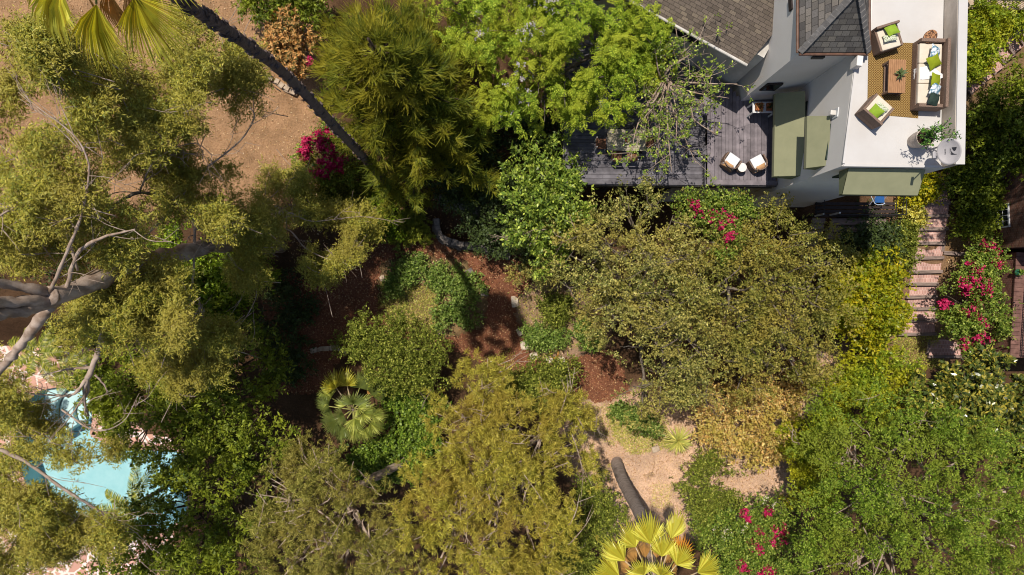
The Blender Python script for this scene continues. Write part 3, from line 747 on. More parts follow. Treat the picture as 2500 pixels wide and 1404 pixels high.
addL('fan_brown', [C('a58458', .85), C('8c6e48', .85)], trans=.15, rough=.8)
addL('feather_green', lk=1.1, cols=[C('6c7c2a', .85), C('808c34', .9), C('566a24', .8), C('9a9c44', .9)], trans=.28, rough=.4)
addL('litter', lk=1.0, cols=[C('b58f68', .9), C('d8bfa2', .92), C('9a7450', .85), C('e6d6c4', .92), C('8a6444', .8)], trans=.05, rough=.9)
addL('chips', lk=1.0, cols=[C('8a5a44', .8), C('b4866a', .85), C('6d432f', .75), C('cfae94', .9), C('5a3526', .7)], trans=0, rough=.95)
addL('grass_blades', [C('7d8a40', .8), C('98984e', .85), C('6a7a36', .8), C('b0a468', .85)], trans=.25, rough=.6)

# ------------------------------------------------------------------ ground
def ring(lim, step, far): return np.concatenate([-np.array(far)[::-1], np.arange(-lim, lim + .01, step), np.array(far)])
gx = ring(36, .25, [38, 41, 45, 52, 62, 80, 120, 200, 400, 900]); gy = ring(24, .25, [26, 29, 33, 40, 52, 75, 120, 200, 400, 900])
GX, GY = np.meshgrid(gx, gy); GZ = gz(GX, GY)
pc = POOL.mean(0); d = POOL - pc
grown = pc + d * (1 + .25 / np.linalg.norm(d, axis=1))[:, None]
GZ = np.where(inside(GX, GY, grown), -5.2, GZ)
V = np.stack([GX, GY, GZ], -1).reshape(-1, 3); nx = len(gx); ny = len(gy); idx = np.arange(nx * ny).reshape(ny, nx)
q = np.stack([idx[:-1, :-1], idx[:-1, 1:], idx[1:, 1:], idx[1:, :-1]], -1).reshape(-1, 4)
me = npmesh('ground', V, q.ravel(), np.arange(len(q)) * 4, np.full(len(q), 4), (0, 0, 0))
def region(poly):
    P = np.array([G(a, b)[:2] for a, b in poly])
    m = inside(GX + .25 * np.sin(GY * 3.1) + .2 * np.sin(GY * 7), GY + .25 * np.sin(GX * 2.7) + .2 * np.sin(GX * 6.3), P).astype(float)
    for _ in range(3):
        m[1:-1, 1:-1] = (m[1:-1, 1:-1] * 2 + m[:-2, 1:-1] + m[2:, 1:-1] + m[1:-1, :-2] + m[1:-1, 2:]) / 6
    return m[..., None]
DIRT_PX = [(-900, -700), (760, -700), (800, 330), (700, 470), (620, 520), (420, 520), (200, 480), (0, 560), (-900, 560)]
SAND_PX = [(1380, 900), (1420, 980), (1540, 960), (1700, 1000), (2000, 960), (1990, 860), (2070, 840), (2060, 940), (1940, 1040), (1920, 1240), (1650, 1330), (1480, 1300), (1400, 1180)]
BED_PX = [(930, 640), (1010, 615), (1140, 640), (1195, 720), (1180, 800), (1080, 830), (960, 800), (920, 720)]
BED2_PX = [(1255, 730), (1290, 690), (1420, 690), (1480, 830), (1410, 900), (1300, 880), (1275, 800)]
soil = np.ones(GX.shape + (3,)) * np.array(C('6f5540', .62)[:3])
for poly, col in ((DIRT_PX, C('bf9874', .74)), (SAND_PX, C('dfbb9f', .84)), (BED_PX, C('9c8560', .75)), (BED2_PX, C('b0937a', .8)),
                  ([(2150, 420), (2330, 420), (2330, 880), (2150, 880)], C('a8866a', .7)), ([(2310, 560), (2440, 560), (2440, 700), (2310, 700)], C('b5946c', .7)),
                  ([(2340, -40), (2560, -40), (2560, 330), (2340, 330)], C('a08462', .7))):
    m = region(poly); soil = soil * (1 - m) + np.array(col[:3]) * m
at = me.color_attributes.new('soil', 'FLOAT_COLOR', 'POINT')
at.data.foreach_set('color', np.concatenate([soil, np.ones(GX.shape + (1,))], -1).astype(np.float32).ravel())
tag(link_mesh('ground', me, MAT['soil_ground']), 'dry tan hillside earth with leaf litter under the trees', 'ground', None, 'structure')

MULCH_PX = [(640, 640), (760, 690), (860, 600), (960, 570), (1060, 575), (1100, 610), (1180, 625), (1290, 640), (1300, 690), (1255, 735), (1262, 790),
            (1285, 850), (1330, 885), (1420, 870), (1500, 850), (1540, 960), (1460, 985), (1400, 960), (1260, 905), (1170, 880), (1100, 850), (980, 830), (900, 800), (850, 850), (780, 960), (680, 960), (640, 800)]
tag(ground_sheet('path', MULCH_PX, [BED_PX], MAT['mulch'], cell=.07, dz=.035), 'winding garden path of red brown bark mulch', 'path', None, 'structure')
rg = np.random.default_rng(5)
p = pts_in_px(rg, MULCH_PX, 14000, .055); bedw = np.array([G(a, b)[:2] for a, b in BED_PX]); p = p[~inside(p[:, 0], p[:, 1], bedw)]
scatter_leaves('wood_chips', MAT['chips'], p, .10, .035, rg, label='pale bark chips scattered over the mulch path', cat='wood chips')
p = np.concatenate([pts_in_px(rg, [(x, y) for x, y in [(0, -20), (760, -20), (800, 330), (700, 470), (500, 520), (0, 500)]], 5200, .03), pts_in_px(rg, SAND_PX, 9000, .03),
                    pts_in_px(rg, [(640, 480), (1300, 420), (1300, 640), (700, 640)], 1500, .05), pts_in_px(rg, BED_PX, 700), pts_in_px(rg, BED2_PX, 800),
                    pts_in_px(rg, [(2310, 560), (2460, 560), (2460, 700), (2310, 700)], 400)])
scatter_leaves('leaf_litter', MAT['litter'], p, .10, .035, rg, label='dry fallen leaves scattered over the bare earth', cat='leaf litter')
p = np.concatenate([pts_in_px(rg, [(930, 690), (1060, 700), (1090, 800), (1000, 830), (920, 770)], 5200, .0), pts_in_px(rg, [(1480, 1000), (1610, 1010), (1650, 1090), (1540, 1110), (1500, 1070)], 7000, 0), pts_in_px(rg, [(1430, 990), (1540, 980), (1500, 1090), (1440, 1060)], 1500, 0), pts_in_px(rg, [(1255, 730), (1420, 700), (1470, 830), (1300, 880)], 2600, 0),
                    pts_in_px(rg, [(1180, 870), (1250, 850), (1260, 930), (1180, 930)], 1500, 0), pts_in_px(rg, [(2180, 800), (2290, 810), (2300, 900), (2180, 900)], 3500, 0), pts_in_px(rg, [(1590, 1180), (1640, 1180), (1640, 1240), (1590, 1240)], 500, 0), pts_in_px(rg, [(180, 180), (300, 190), (300, 260), (180, 240)], 900, 0)])
Lf = Leafs(); dd = nrm(sph(rg, len(p), -.1) + UP * .45); Lf.quads(blade(p, dd, nrm(UP + rg.normal(0, .5, p.shape)), .16 * rg.uniform(.6, 1.4, len(p)), .022, .1, .3))
V = np.concatenate(Lf.V); Lq = np.concatenate(Lf.L); T = np.concatenate(Lf.T)
tag(link_mesh('grass', npmesh('grass', V, Lq, np.concatenate([[0], np.cumsum(T)[:-1]]), T, (0, 0, 0)), MAT['grass_blades']), 'thin yellow green grass on the garden bed and slope', 'grass', None, 'stuff')

# ------------------------------------------------------------------ pool
deck_outer = [tuple(W(a, b, ZP)[:2]) for a, b in [(-500, 800), (230, 850), (300, 1000), (360, 1060), (480, 1080), (500, 1290), (420, 1340), (300, 1600), (-500, 1600)]]
tag(ground_sheet('pool_terrace', deck_outer, [[tuple(p) for p in POOL]], MAT['flagstone'], cell=.07, zfix=ZP, rag=0, world=True), 'pink flagstone terrace with white joints around the pool', 'terrace', None, 'structure')
pool = thing('swimming_pool', 'turquoise free form swimming pool seen through overhanging branches', 'pool', (pc[0], pc[1], ZP))
pl = [tuple(p) for p in POOL]; n_ = len(pl)
fl = (sum((pl[i][0] * pl[(i + 1) % n_][1] - pl[(i + 1) % n_][0] * pl[i][1]) for i in range(n_)) > 0)
if not fl: pl = pl[::-1]
mb = MB(); mb.add([(a, b, ZP - .02) for a, b in pl] + [(a, b, ZP - 1.5) for a, b in pl], [tuple(range(n_, 2 * n_))] + [(i, n_ + i, n_ + (i + 1) % n_, (i + 1) % n_) for i in range(n_)])
mb.build('basin', MAT['pool_plaster'], pool)
mb = MB(); c_ = np.array(pl) ; cc_ = c_.mean(0); sh = cc_ + (c_ - cc_) * .995; mb.add([(a, b, ZP - .14) for a, b in sh], [tuple(range(n_))]); mb.build('water_surface', MAT['pool_water'], pool)
for i in range(n_):
    a = Vector((*pl[i], ZP)); b = Vector((*pl[(i + 1) % n_], ZP)); L_ = (b - a).length; k_ = max(1, round(L_ / .6)); t_ = (b - a).normalized(); nn_ = Vector((t_.y, -t_.x, 0))
    mbc = MB() if i == 0 else mbc
    for j in range(k_):
        m_ = a + (b - a) * (j + .5) / k_ + nn_ * .12
        mbc.box(m_.x, m_.y, ZP + .022, L_ / k_ * .95, .36, .075, rz=math.atan2(t_.y, t_.x), bev=.02)
mbc.build('coping', MAT['coping_stone'], pool)
sc_ = W(222, 1010, ZP)
for k, (r_, h_) in enumerate(((2.9, .35), (2.1, .7), (1.3, 1.1))):
    mb = MB(); arc = [(sc_.x + r_ * math.cos(t), sc_.y + r_ * math.sin(t) * .9) for t in np.linspace(math.radians(95), math.radians(215), 24)]
    r2 = r_ - .75; arc2 = [(sc_.x + r2 * math.cos(t), sc_.y + r2 * math.sin(t) * .9) for t in np.linspace(math.radians(215), math.radians(95), 24)]
    allp = arc + arc2; P_ = np.array(allp); ok = inside(P_[:, 0], P_[:, 1], np.array(pl))
    good = [tuple(cc_ + (np.array(q_) - cc_) * 1.0) for q_ in allp]
    mb.prism(good, ZP - 1.48, ZP - .22 - .3 * k)
    mb.build('step', MAT['pool_step'], pool)

# ------------------------------------------------------------------ white house
T = 12.7; ZD = 6.94; ZL = 6.45
house = thing('white_house', 'white stucco house with roof terrace, hipped grey turret and green awnings', 'house', (13, 6, 1.5))
SWc = Vector((11.28, 4.15)); NWc = Vector((11.72, 8.1)); SEc = Vector((14.93, 4.10)); NEc = Vector((15.12, 14.5))
TW1 = Vector((9.75, 7.95)); TW2 = Vector((9.50, 11.2))
mb = MB()
mb.prism([SWc, SEc - Vector((.02, 0)), NEc, Vector((11.9, 14.5)), NWc + Vector((0, .02))], -1.0, T - .05)
mb.prism([TW1, NWc + Vector((.35, -.02)), Vector((12.4, 14.4)), Vector((9.35, 14.4)), TW2], -.9, T + .28)
mb.build('wall', MAT['stucco'], house)
# terrace floor and parapets
mb = MB(); mb.prism([SWc + Vector((.02, .02)), SEc + Vector((-.3, .02)), Vector((14.8, 14.4)), Vector((11.95, 14.4)), NWc + Vector((.0, .1))], T - .04, T)
mb.build('terrace_floor', MAT['terrace_white'], house)
mb = MB(); ins = .27
mb.prism([SEc + Vector((-ins - .02, .0)), SEc, NEc + Vector((0, -.02)), NEc + Vector((-ins, -.02))], T - .02, T + .70)
mb.build('parapet', MAT['parapet_grey'], house)
mb = MB(); mb.prism([SEc + Vector((-ins + .0, -.03)), SEc + Vector((.03, -.03)), NEc + Vector((.03, 0)), NEc + Vector((-ins, 0))], T + .70, T + .75)
mb.build('parapet_cap', MAT['terrace_white'], house)
mb = MB(); mb.prism([SWc + Vector((-.015, -.02)), SEc + Vector((-.25, -.02)), SEc + Vector((-.25, .06)), SWc + Vector((.06, .06))], T + .002, T + .05)
mb.prism([SWc + Vector((-.02, .08)), SWc + Vector((.06, .08)), NWc + Vector((.06, -.4)), NWc + Vector((-.02, -.4))], T + .003, T + .05)
mb.build('kerb', MAT['terrace_white'], house)
mb = MB(); mb.box(11.66, 7.6, T + .2, .2, .34, .46, rz=-.1, bev=.015); mb.build('pier', MAT['stucco'], house)
# hipped turret roof
ZE = T + .42
e = [Vector((9.64, 7.88, ZE)), Vector((11.95, 7.88, ZE)), Vector((11.95, 11.3, ZE)), Vector((9.64, 11.3, ZE))]
ap0 = Vector((10.72, 9.25, ZE + 1.75)); ap1 = Vector((10.72, 9.95, ZE + 1.75))
def roofslab(quad, mat, name, th=.06):
    mb = MB(); q = [Vector(v) for v in quad]; nn = (q[1] - q[0]).cross(q[2] - q[0]).normalized(); nn = nn if nn.z > 0 else -nn
    lo = [v - Vector((0, 0, th)) for v in q]; k = len(q)
    mb.add(q + lo, [tuple(range(k)), tuple(range(k, 2 * k))[::-1]] + [(i, k + i, k + (i + 1) % k, (i + 1) % k) for i in range(k)])
    return mb.build(name, MAT[mat], house)
roofslab([e[3], e[0], ap0, ap1], 'shingle_west', 'turret_roof')
roofslab([e[0], e[1], ap0], 'shingle_south', 'turret_roof')
roofslab([e[1], e[2], ap1, ap0], 'shingle_west', 'turret_roof')
roofslab([e[2], e[3], ap1], 'shingle_south', 'turret_roof')
mb = MB()
for a, b in ((e[0], ap0), (e[1], ap0), (ap0, ap1), (e[2], ap1), (e[3], ap1)):
    L_ = (b - a).length; d_ = (b - a).normalized(); k = max(2, int(L_ / .2)); rz = math.atan2(d_.y, d_.x); ry = -math.asin(d_.z)
    for i in range(k):
        p_ = a + (b - a) * ((i + .5) / k)
        mb.box(p_.x, p_.y, p_.z + .03 , .22, .21, .035, rz=rz, ry=ry - .10, bev=.008)
mb.build('ridge_cap', MAT['ridge_cap'], house)
mb = MB()
for a, b in ((e[0], e[1]), (e[1], e[2]), (e[3], e[0])):
    o_ = Vector(((a.x + b.x) / 2 - 10.79, (a.y + b.y) / 2 - 9.6, 0)).normalized() * .05
    mb.tube([a + o_ + Vector((0, 0, -.05)), b + o_ + Vector((0, 0, -.05))], .05, 8)
mb.tube([W(2140, 0, 0) * 0 + Vector((11.99, 10.2, ZE - .1)), Vector((11.99, 10.2, T + .02))], .035, 8)
mb.build('copper_gutter', MAT['copper'], house)
# vents under the eaves
mb = MB(); mb.box(10.55, 7.93, T - .25, .42, .06, .2, bev=.01); v = mb.build('vent', MAT['dark_metal'], house)
mb = MB(); mb.box(9.60, 9.75, T - .2, .08, .42, .26, bev=.01, rz=.05); v = mb.build('vent', MAT['dark_wood'], house)
# gabled wing with shingles
ed = Vector((3.79, -2.09, 0)).normalized(); en = Vector((-ed.y, ed.x, 0)); ZW = 10.2
E2 = Vector((8.92, 8.45, ZW)); E1 = E2 - ed * 9.0; pit = math.tan(math.radians(24))
R1 = E1 + en * 4.6 + Vector((0, 0, 4.6 * pit)); R2 = E2 + en * 4.6 + Vector((0, 0, 4.6 * pit))
R2 = R2 + ed * .75
roofslab([E1, E2, R2, R1], 'shingle_wing', 'wing_roof', .08)
roofslab([R1, R2, R2 + en * 4.6 - Vector((0, 0, 4.6 * pit)), R1 + en * 4.6 - Vector((0, 0, 4.6 * pit))], 'shingle_wing', 'wing_roof', .08)
mb = MB(); mb.tube([E1 - en * .05 - Vector((0, 0, .03)), E2 - en * .05 - Vector((0, 0, .03))], .055, 8); mb.build('gutter', MAT['stucco_worn'], house)
a = E1 + en * .45 + ed * .5; b = E2 + en * .45 + ed * .4
mb = MB(); mb.prism([a.to_2d(), b.to_2d(), (b + en * 8).to_2d(), (a + en * 8).to_2d()], -.8, ZW + .08); mb.build('wing_wall', MAT['stucco_worn'], house)
m_ = E2 - ed * 2.5 + en * .45
mb = MB(); mb.box(m_.x, m_.y, 9.1, 1.2, .07, 1.3, rz=math.atan2(ed.y, ed.x), bev=.01)
wf = mb.build('window', MAT['dark_green_paint'], house)
mb = MB(); mb.box(m_.x - en.x * .035, m_.y - en.y * .035, 9.1, .98, .03, 1.1, rz=math.atan2(ed.y, ed.x)); mb.build('pane', MAT['window_glass'], wf)
# north gable that rises past the terrace
mb = MB(); mb.prism([(11.95, 14.42), (15.1, 14.42), (15.1, 20), (11.95, 20)], -.7, T + 1.6); mb.build('rear_wall', MAT['stucco'], house)
# window and door openings on turret and south wall
mb = MB(); mb.box(10.25, 7.93, 9.0, .62, .06, .9, bev=.01); wf = mb.build('window', MAT['dark_wood'], house)
mb = MB(); mb.box(10.25, 7.90, 9.0, .5, .03, .78); mb.build('pane', MAT['window_glass'], wf)
wn = Vector((-(NWc - SWc).y, (NWc - SWc).x)).normalized(); wd = (NWc - SWc).normalized(); wr = math.atan2(wd.y, wd.x)
def onwall(t, o): p_ = SWc + wd * t + wn * o; return p_
for (t, z, L_, h_) in ((1.9, 8.05, 2.6, 2.2), (1.1, 10.85, 1.3, 1.2)):
    p_ = onwall(t, .0); mb = MB(); mb.box(p_.x, p_.y, z, L_, .08, h_, rz=wr, bev=.01); wf = mb.build('window', MAT['dark_green_paint'], house)
    p_ = onwall(t, .035); mb = MB(); mb.box(p_.x, p_.y, z, L_ - .25, .03, h_ - .25, rz=wr); mb.build('pane', MAT['window_glass'], wf)
mb = MB(); mb.box(12.9, 4.12, 11.2, 1.9, .08, 1.4, bev=.01); wf = mb.build('window', MAT['dark_green_paint'], house)
mb = MB(); mb.box(12.9, 4.085, 11.2, 1.7, .03, 1.2); mb.build('pane', MAT['window_glass'], wf)

def awning(a, b, fa, fb, drop, label):
    """sloped fabric from the wall line a-b down to the front line fa-fb, with closed ends and a hanging valance"""
    a, b, fa, fb = (Vector(v) for v in (a, b, fa, fb)); dn = Vector((0, 0, -drop)); th = Vector((0, 0, -.03))
    mb = MB(); mb.add([a, b, fb, fa, a + th, b + th, fb + th, fa + th], [(0, 1, 2, 3), (7, 6, 5, 4), (0, 4, 5, 1), (1, 5, 6, 2), (3, 7, 4, 0)])
    o_ = (fa - a); o_.z = 0; o_ = o_.normalized() * .02
    mb.add([fa, fb, fb + dn, fa + dn, fa - o_, fb - o_, fb + dn - o_, fa + dn - o_], [(0, 1, 2, 3), (7, 6, 5, 4), (3, 2, 6, 7), (0, 4, 5, 1), (0, 3, 7, 4), (1, 5, 6, 2)])
    aw = mb.build('awning', MAT['awning_fabric'], house); tag(aw, label)
    for p_, q_ in ((a, fa), (b, fb)):
        mb = MB(); lo = Vector((p_.x, p_.y, q_.z - drop)); s_ = (b - a).normalized() * (.012 if p_ is a else -.012)
        mb.add([p_, q_, q_ + dn, lo, p_ + s_, q_ + s_, q_ + dn + s_, lo + s_], [(0, 1, 2, 3), (7, 6, 5, 4), (0, 4, 5, 1), (1, 5, 6, 2), (2, 6, 7, 3), (3, 7, 4, 0)])
        mb.build('end_panel', MAT['awning_edge'], aw)
    mb = MB()
    mb.tube([fa + dn, fb + dn], .018, 6)
    mb.build('front_rail', MAT['dark_metal'], aw)
awning(W(1966, 222, 9.34), W(1966, 429, 9.34), W(1893, 228, 8.55), W(1889, 431, 8.55), .22, 'larger lower awning over the deck doors, half in shade')
awning(W(2027, 283, 11.5), W(2025, 404, 11.5), W(1971, 283, 10.75), W(1968, 411, 10.75), .2, 'smaller upper awning beside the wall lamp')
awning((11.62, 4.12, 12.42), (14.28, 4.08, 12.42), (11.62, 3.28, 11.98), (14.28, 3.24, 11.98), .25, 'long awning on the south wall below the dish')
# wall lamp, fixed to the wall
p_ = W(2031, 268, 11.55); p_ = onwall(2.05, .0)
mb = MB(); mb.box(p_.x, p_.y, 11.75, .34, .07, .4, rz=wr, bev=.01); wl = mb.build('wall_lamp', MAT['white_metal'], house)
q_ = onwall(2.05, .12); mb = MB(); mb.box(q_.x, q_.y, 11.72, .17, .2, .2, rz=wr, bev=.02); mb.build('lamp_housing', MAT['stucco_worn'], wl)
# foundation walls below the deck
mb = MB(); mb.box(9.6, 4.62, 3.0, 3.9, .3, 6.2); mb.build('foundation_wall', MAT['stucco_worn'], house)

# ------------------------------------------------------------------ timber deck
deck = thing('timber_deck', 'dark grey painted timber deck on two levels beside the white house', 'deck', (6, 5.5, 1.0))
def decking(name, poly, z, along, mat, bw=.142, gap=.012):
    """planks clipped to an outline"""
    P = [Vector(p) for p in poly]; mb = MB(); ax = 0 if along == 'x' else 1
    lo = min(p[1 - ax] for p in P); hi = max(p[1 - ax] for p in P); k = int((hi - lo) / (bw + gap))
    for i in range(k + 1):
        c_ = lo + (i + .5) * (bw + gap); xs = []
        for j in range(len(P)):
            a_, b_ = P[j], P[(j + 1) % len(P)]
            if (a_[1 - ax] > c_) != (b_[1 - ax] > c_):
                t = (c_ - a_[1 - ax]) / (b_[1 - ax] - a_[1 - ax]); xs.append(a_[ax] + (b_[ax] - a_[ax]) * t)
        xs.sort()
        for s0, s1 in zip(xs[::2], xs[1::2]):
            cuts = [s0]; rr = random.Random(i * 7 + len(name)); x_ = s0 + rr.uniform(1.2, 3.5)
            while x_ < s1 - .6: cuts.append(x_); x_ += 3.6
            cuts.append(s1)
            for u0, u1 in zip(cuts, cuts[1:]):
                m_ = (u0 + u1) / 2; l_ = u1 - u0 - .006; dz = rr.uniform(-.003, .003)
                if ax == 0: mb.box(m_, c_, z - .02 + dz, l_, bw, .04)
                else: mb.box(c_, m_, z - .02 + dz, bw, l_, .04)
    return mb.build(name, MAT[mat], deck)
def D(px, py, z=ZD): v = W(px, py, z); return (v.x, v.y)
RD = [D(1728, 446), D(1897, 446), (11.3, 4.6), (11.75, 8.0), (9.75, 8.0), D(1786, 215), D(1700, 165), D(1700, 100), D(1728, 330)]
LDp = [D(1380, 440, ZL), D(1722, 444, ZL), D(1722, 365, ZL), D(1722, 190, ZL), D(1700, 90, ZL), D(1590, 60, ZL), D(1560, 40, ZL), D(1380, 120, ZL)]
decking('deck_boards', RD, ZD, 'y', 'deck_paint')
decking('deck_boards', LDp, ZL, 'x', 'deck_grey')
mb = MB()
a, b = Vector(D(1725, 451)), Vector(D(1897, 453)); mb.prism([a, b, b + Vector((0, .2)), a + Vector((0, .2))], ZD + .003, ZD + .05)
mb.prism([a, a + Vector((.16, 0)), Vector(D(1735, 375)), Vector(D(1727, 375))], ZD + .006, ZD + .047)
mb.build('edge_board', MAT['deck_paint'], deck)
mb = MB(); a, b = Vector(D(1384, 448, ZL)), Vector(D(1724, 453, ZL)); mb.prism([a, b, b + Vector((0, .22)), a + Vector((0, .22))], ZL + .003, ZL + .05)
a = Vector(D(1381, 446, ZL)); b = Vector(D(1376, 300, ZL)); mb.prism([a, a + Vector((.2, 0)), b + Vector((.2, 0)), b], ZL + .006, ZL + .055)
mb.build('edge_board', MAT['deck_grey'], deck)
# slatted skirts
def lattice(p0, p1, z0, z1, step=.13):
    p0 = Vector(p0); p1 = Vector(p1); d_ = (p1 - p0); L_ = d_.length; d_.normalize(); rz = math.atan2(d_.y, d_.x); mb = MB()
    for i in range(int(L_ / step)):
        q_ = p0 + d_ * (i + .5) * step; mb.box(q_.x, q_.y, (z0 + z1) / 2, .045, .03, z1 - z0, rz=rz, ry=.35)
    for zz in (z0, z1): mb.box((p0.x + p1.x) / 2, (p0.y + p1.y) / 2, zz, L_, .035, .07, rz=rz)
    return mb.build('lattice_skirt', MAT['deck_grey'], deck)
lattice(D(1726, 452), D(1897, 454), ZD - .62, ZD - .08); lattice(D(1384, 449, ZL), D(1724, 454, ZL), ZL - .62, ZL - .08)
lattice(D(1722, 452, ZD), D(1722, 375, ZD), ZL + .06, ZD - .06)
lattice(D(1379, 448, ZL), D(1374, 300, ZL), ZL - .6, ZL - .08)
mb = MB(); mb.box(*D(1712, 368, ZL), ZL + .2, .5, .14, .1, rz=.6); mb.box(*D(1700, 372, ZL), ZL + .1, .9, .3, .2); mb.build('step', MAT['deck_grey'], deck)
mb = MB()
for i in range(9):
    for j in range(3):
        x_ = 2.6 + i * 1.05; y_ = 5.0 + j * 2.6
        if x_ < 8.3 or j < 1: mb.box(x_, y_, (gzp(x_, y_) + ZL) / 2 - .1, .14, .14, ZL - gzp(x_, y_))
mb.build('posts', MAT['dark_wood'], deck)
mb = MB()
for j in range(4): mb.box(5.2, 5.0 + j * 1.7, ZL - .14, 6.4, .09, .18)
mb.box(9.9, 5.4, ZD - .14, 3.0, .09, .18); mb.box(9.9, 7.4, ZD - .14, 3.0, .09, .18); mb.build('joists', MAT['dark_wood'], deck)

# ------------------------------------------------------------------ terrace furniture
def pillow_mesh(mb, w, h, t, M_):
    n = 9; vs, fs = [], []
    for sgn in (1, -1):
        b0 = len(vs)
        for i in range(n):
            for j in range(n):
                u = i / (n - 1) * 2 - 1; v_ = j / (n - 1) * 2 - 1
                e_ = (1 - abs(u) ** 2.4) * (1 - abs(v_) ** 2.4); pin = 1 - .10 * (1 - abs(u)) * abs(v_) ** 3
                pin2 = 1 - .10 * (1 - abs(v_)) * abs(u) ** 3
                vs.append(M_ @ Vector((u * w / 2 * pin2, v_ * h / 2 * pin, sgn * t / 2 * e_ ** .55 + .006 * math.sin(7 * u + 3 * v_))))
        for i in range(n - 1):
            for j in range(n - 1):
                f = (b0 + i * n + j, b0 + (i + 1) * n + j, b0 + (i + 1) * n + j + 1, b0 + i * n + j + 1); fs.append(f if sgn > 0 else f[::-1])
    mb.add(vs, fs)
def pillow(name, label, cat, mat, px, py, z, w, h, t, rz, tilt, group=None, axis='x'):
    p_ = W(px, py, z); mb = MB()
    pillow_mesh(mb, w, h, t, Matrix.Translation(p_) @ Matrix.Rotation(rz, 4, 'Z') @ Matrix.Rotation(tilt, 4, 'X'))
    o = mb.build(name, MAT[mat], None, p_, smooth=True); tag(o, label, cat, group); return o
rug = MB(); rq = [W(2120, 102, T), W(2248, 106, T), W(2241, 289, T), W(2117, 278, T)]
rug.slab([q_ + Vector((0, 0, .014)) for q_ in rq], .01)
tag(rug.build('rug', MAT['rug'], None, (12.3, 6.7, T)), 'tan and brown diamond patterned rug on the white roof terrace', 'rug')

# sofa: back along the parapet, seats face west
sp = W(2272, 190, T); sofa = thing('sofa', 'three seat brown wicker sofa with cream cushions against the parapet', 'sofa', (0, 0, 0), local=True)
SL, SD = 2.3, .92
mb = MB(); mb.box(0, 0, .17, SD, SL, .30, bev=.02); mb.build('base', MAT['wicker'], sofa)
mb = MB(); mb.box(SD / 2 - .05, 0, .46, .10, SL - .005, .40, bev=.015); mb.build('backrest', MAT['wicker'], sofa)
for sgn in (-1, 1):
    mb = MB(); mb.box(-.065, sgn * (SL / 2 - .06), .42, SD - .13, .12, .30, bev=.015); mb.build('arm', MAT['wicker'], sofa)
for k in (-1, 0, 1):
    mb = MB(); mb.box(-.075, k * .675, .38, SD - .17, .665, .14, bev=.035); mb.build('seat_cushion', MAT['cushion_cream'], sofa, smooth=False)
sofa.location = (sp.x - .22, sp.y + .0, T); sofa.rotation_euler.z = -.04
SX, SY = sofa.location.x, sofa.location.y
for lab, mt, px, py, rz, tl in (('white and blue printed pillow at the top end of the sofa beside the slice table', 'pillow_print', 2283, 128, 1.35, .9), ('olive green pillow overlapping the printed pillow at the top of the sofa', 'pillow_olive', 2280, 150, .55, .55),
        ('olive green pillow beside the white throw on the sofa', 'pillow_olive', 2284, 196, 1.45, .9), ('white and blue printed pillow between olive and dark pillows', 'pillow_print', 2283, 219, 1.2, .8), ('dark grey green pillow at the low end of the sofa', 'pillow_dark', 2280, 242, 1.3, .7)):
    pillow('pillow', lab, 'pillow', mt, px, py, T + .60, .46, .46, .16, rz - PI, -tl * .55, 'pillows on the wicker sofa')
# throw
mb = MB(); n = 16; vs, fs = [], []
for i in range(n):
    u = i / (n - 1)
    for j in range(8):
        v_ = j / 7 - .5; x_ = -.58 + .92 * u; wdt = .30 + .18 * math.sin(u * 4)
        y_ = v_ * wdt - .12 * u + .04 * math.sin(9 * u + 5 * v_)
        z_ = .475 + .022 * math.sin(v_ * 22 + u * 5) + .012 * math.sin(u * 17)
        if x_ < -.40: z_ = .475 - (-.40 - x_) * 1.5 + .01 * math.sin(v_ * 22)
        if x_ < -.41: x_ = -.41 - (-.41 - x_) * .35
        vs.append((SX + x_, SY + .06 + y_, T + z_))
for i in range(n - 1):
    for j in range(7): fs.append((i * 8 + j, i * 8 + j + 1, (i + 1) * 8 + j + 1, (i + 1) * 8 + j))
k = len(vs); vs2 = [(a_, b_, c_ - .015) for a_, b_, c_ in vs]; mb.add(vs, [f[::-1] for f in fs]); mb.add(vs2, fs)
tag(mb.build('throw_blanket', MAT['throw_cloth'], None, (SX, SY, T + .45), smooth=True), 'crumpled white throw draped over the middle seat of the sofa', 'blanket')

def armchair(label, px, py, rz):
    """back at local -y, seat opens to +y"""
    ch = thing('armchair', label, 'armchair', (0, 0, 0), 'wicker armchairs on the rug', local=True)
    w_, d_ = .80, .80
    mb = MB(); mb.box(0, 0, .17, w_, d_, .30, bev=.02); mb.build('base', MAT['wicker'], ch)
    mb = MB(); mb.box(0, -d_ / 2 + .04, .46, w_, .08, .42, bev=.015); mb.build('backrest', MAT['wicker'], ch)
    for s_ in (-1, 1):
        mb = MB(); mb.box(s_ * (w_ / 2 - .035), .04, .38, .07, d_ - .085, .22, bev=.015); mb.build('arm', MAT['wicker'], ch)
    mb = MB(); mb.box(0, .045, .40, w_ - .15, d_ - .10, .17, bev=.035); mb.build('seat_cushion', MAT['cushion_cream'], ch)
    p_ = W(px, py, T + .4); ch.location = (p_.x, p_.y, T); ch.rotation_euler.z = rz; return ch
c1 = armchair('brown wicker armchair nearest the turret with cream seat', 2166, 92, PI + .30 + PI * 0)
c2 = armchair('brown wicker armchair at the bottom corner of the rug, turned toward the coffee table', 2140, 270, -.72)
pillow('pillow', 'lime green pillow on the armchair near the turret', 'pillow', 'pillow_lime', 2177, 72, T + .62, .42, .42, .15, .35, -.35, 'pillows on the wicker armchairs')
pillow('pillow', 'small leafy print pillow on the armchair near the turret', 'pillow', 'pillow_leafy', 2173, 92, T + .58, .46, .26, .14, .2, -.3, 'pillows on the wicker armchairs')
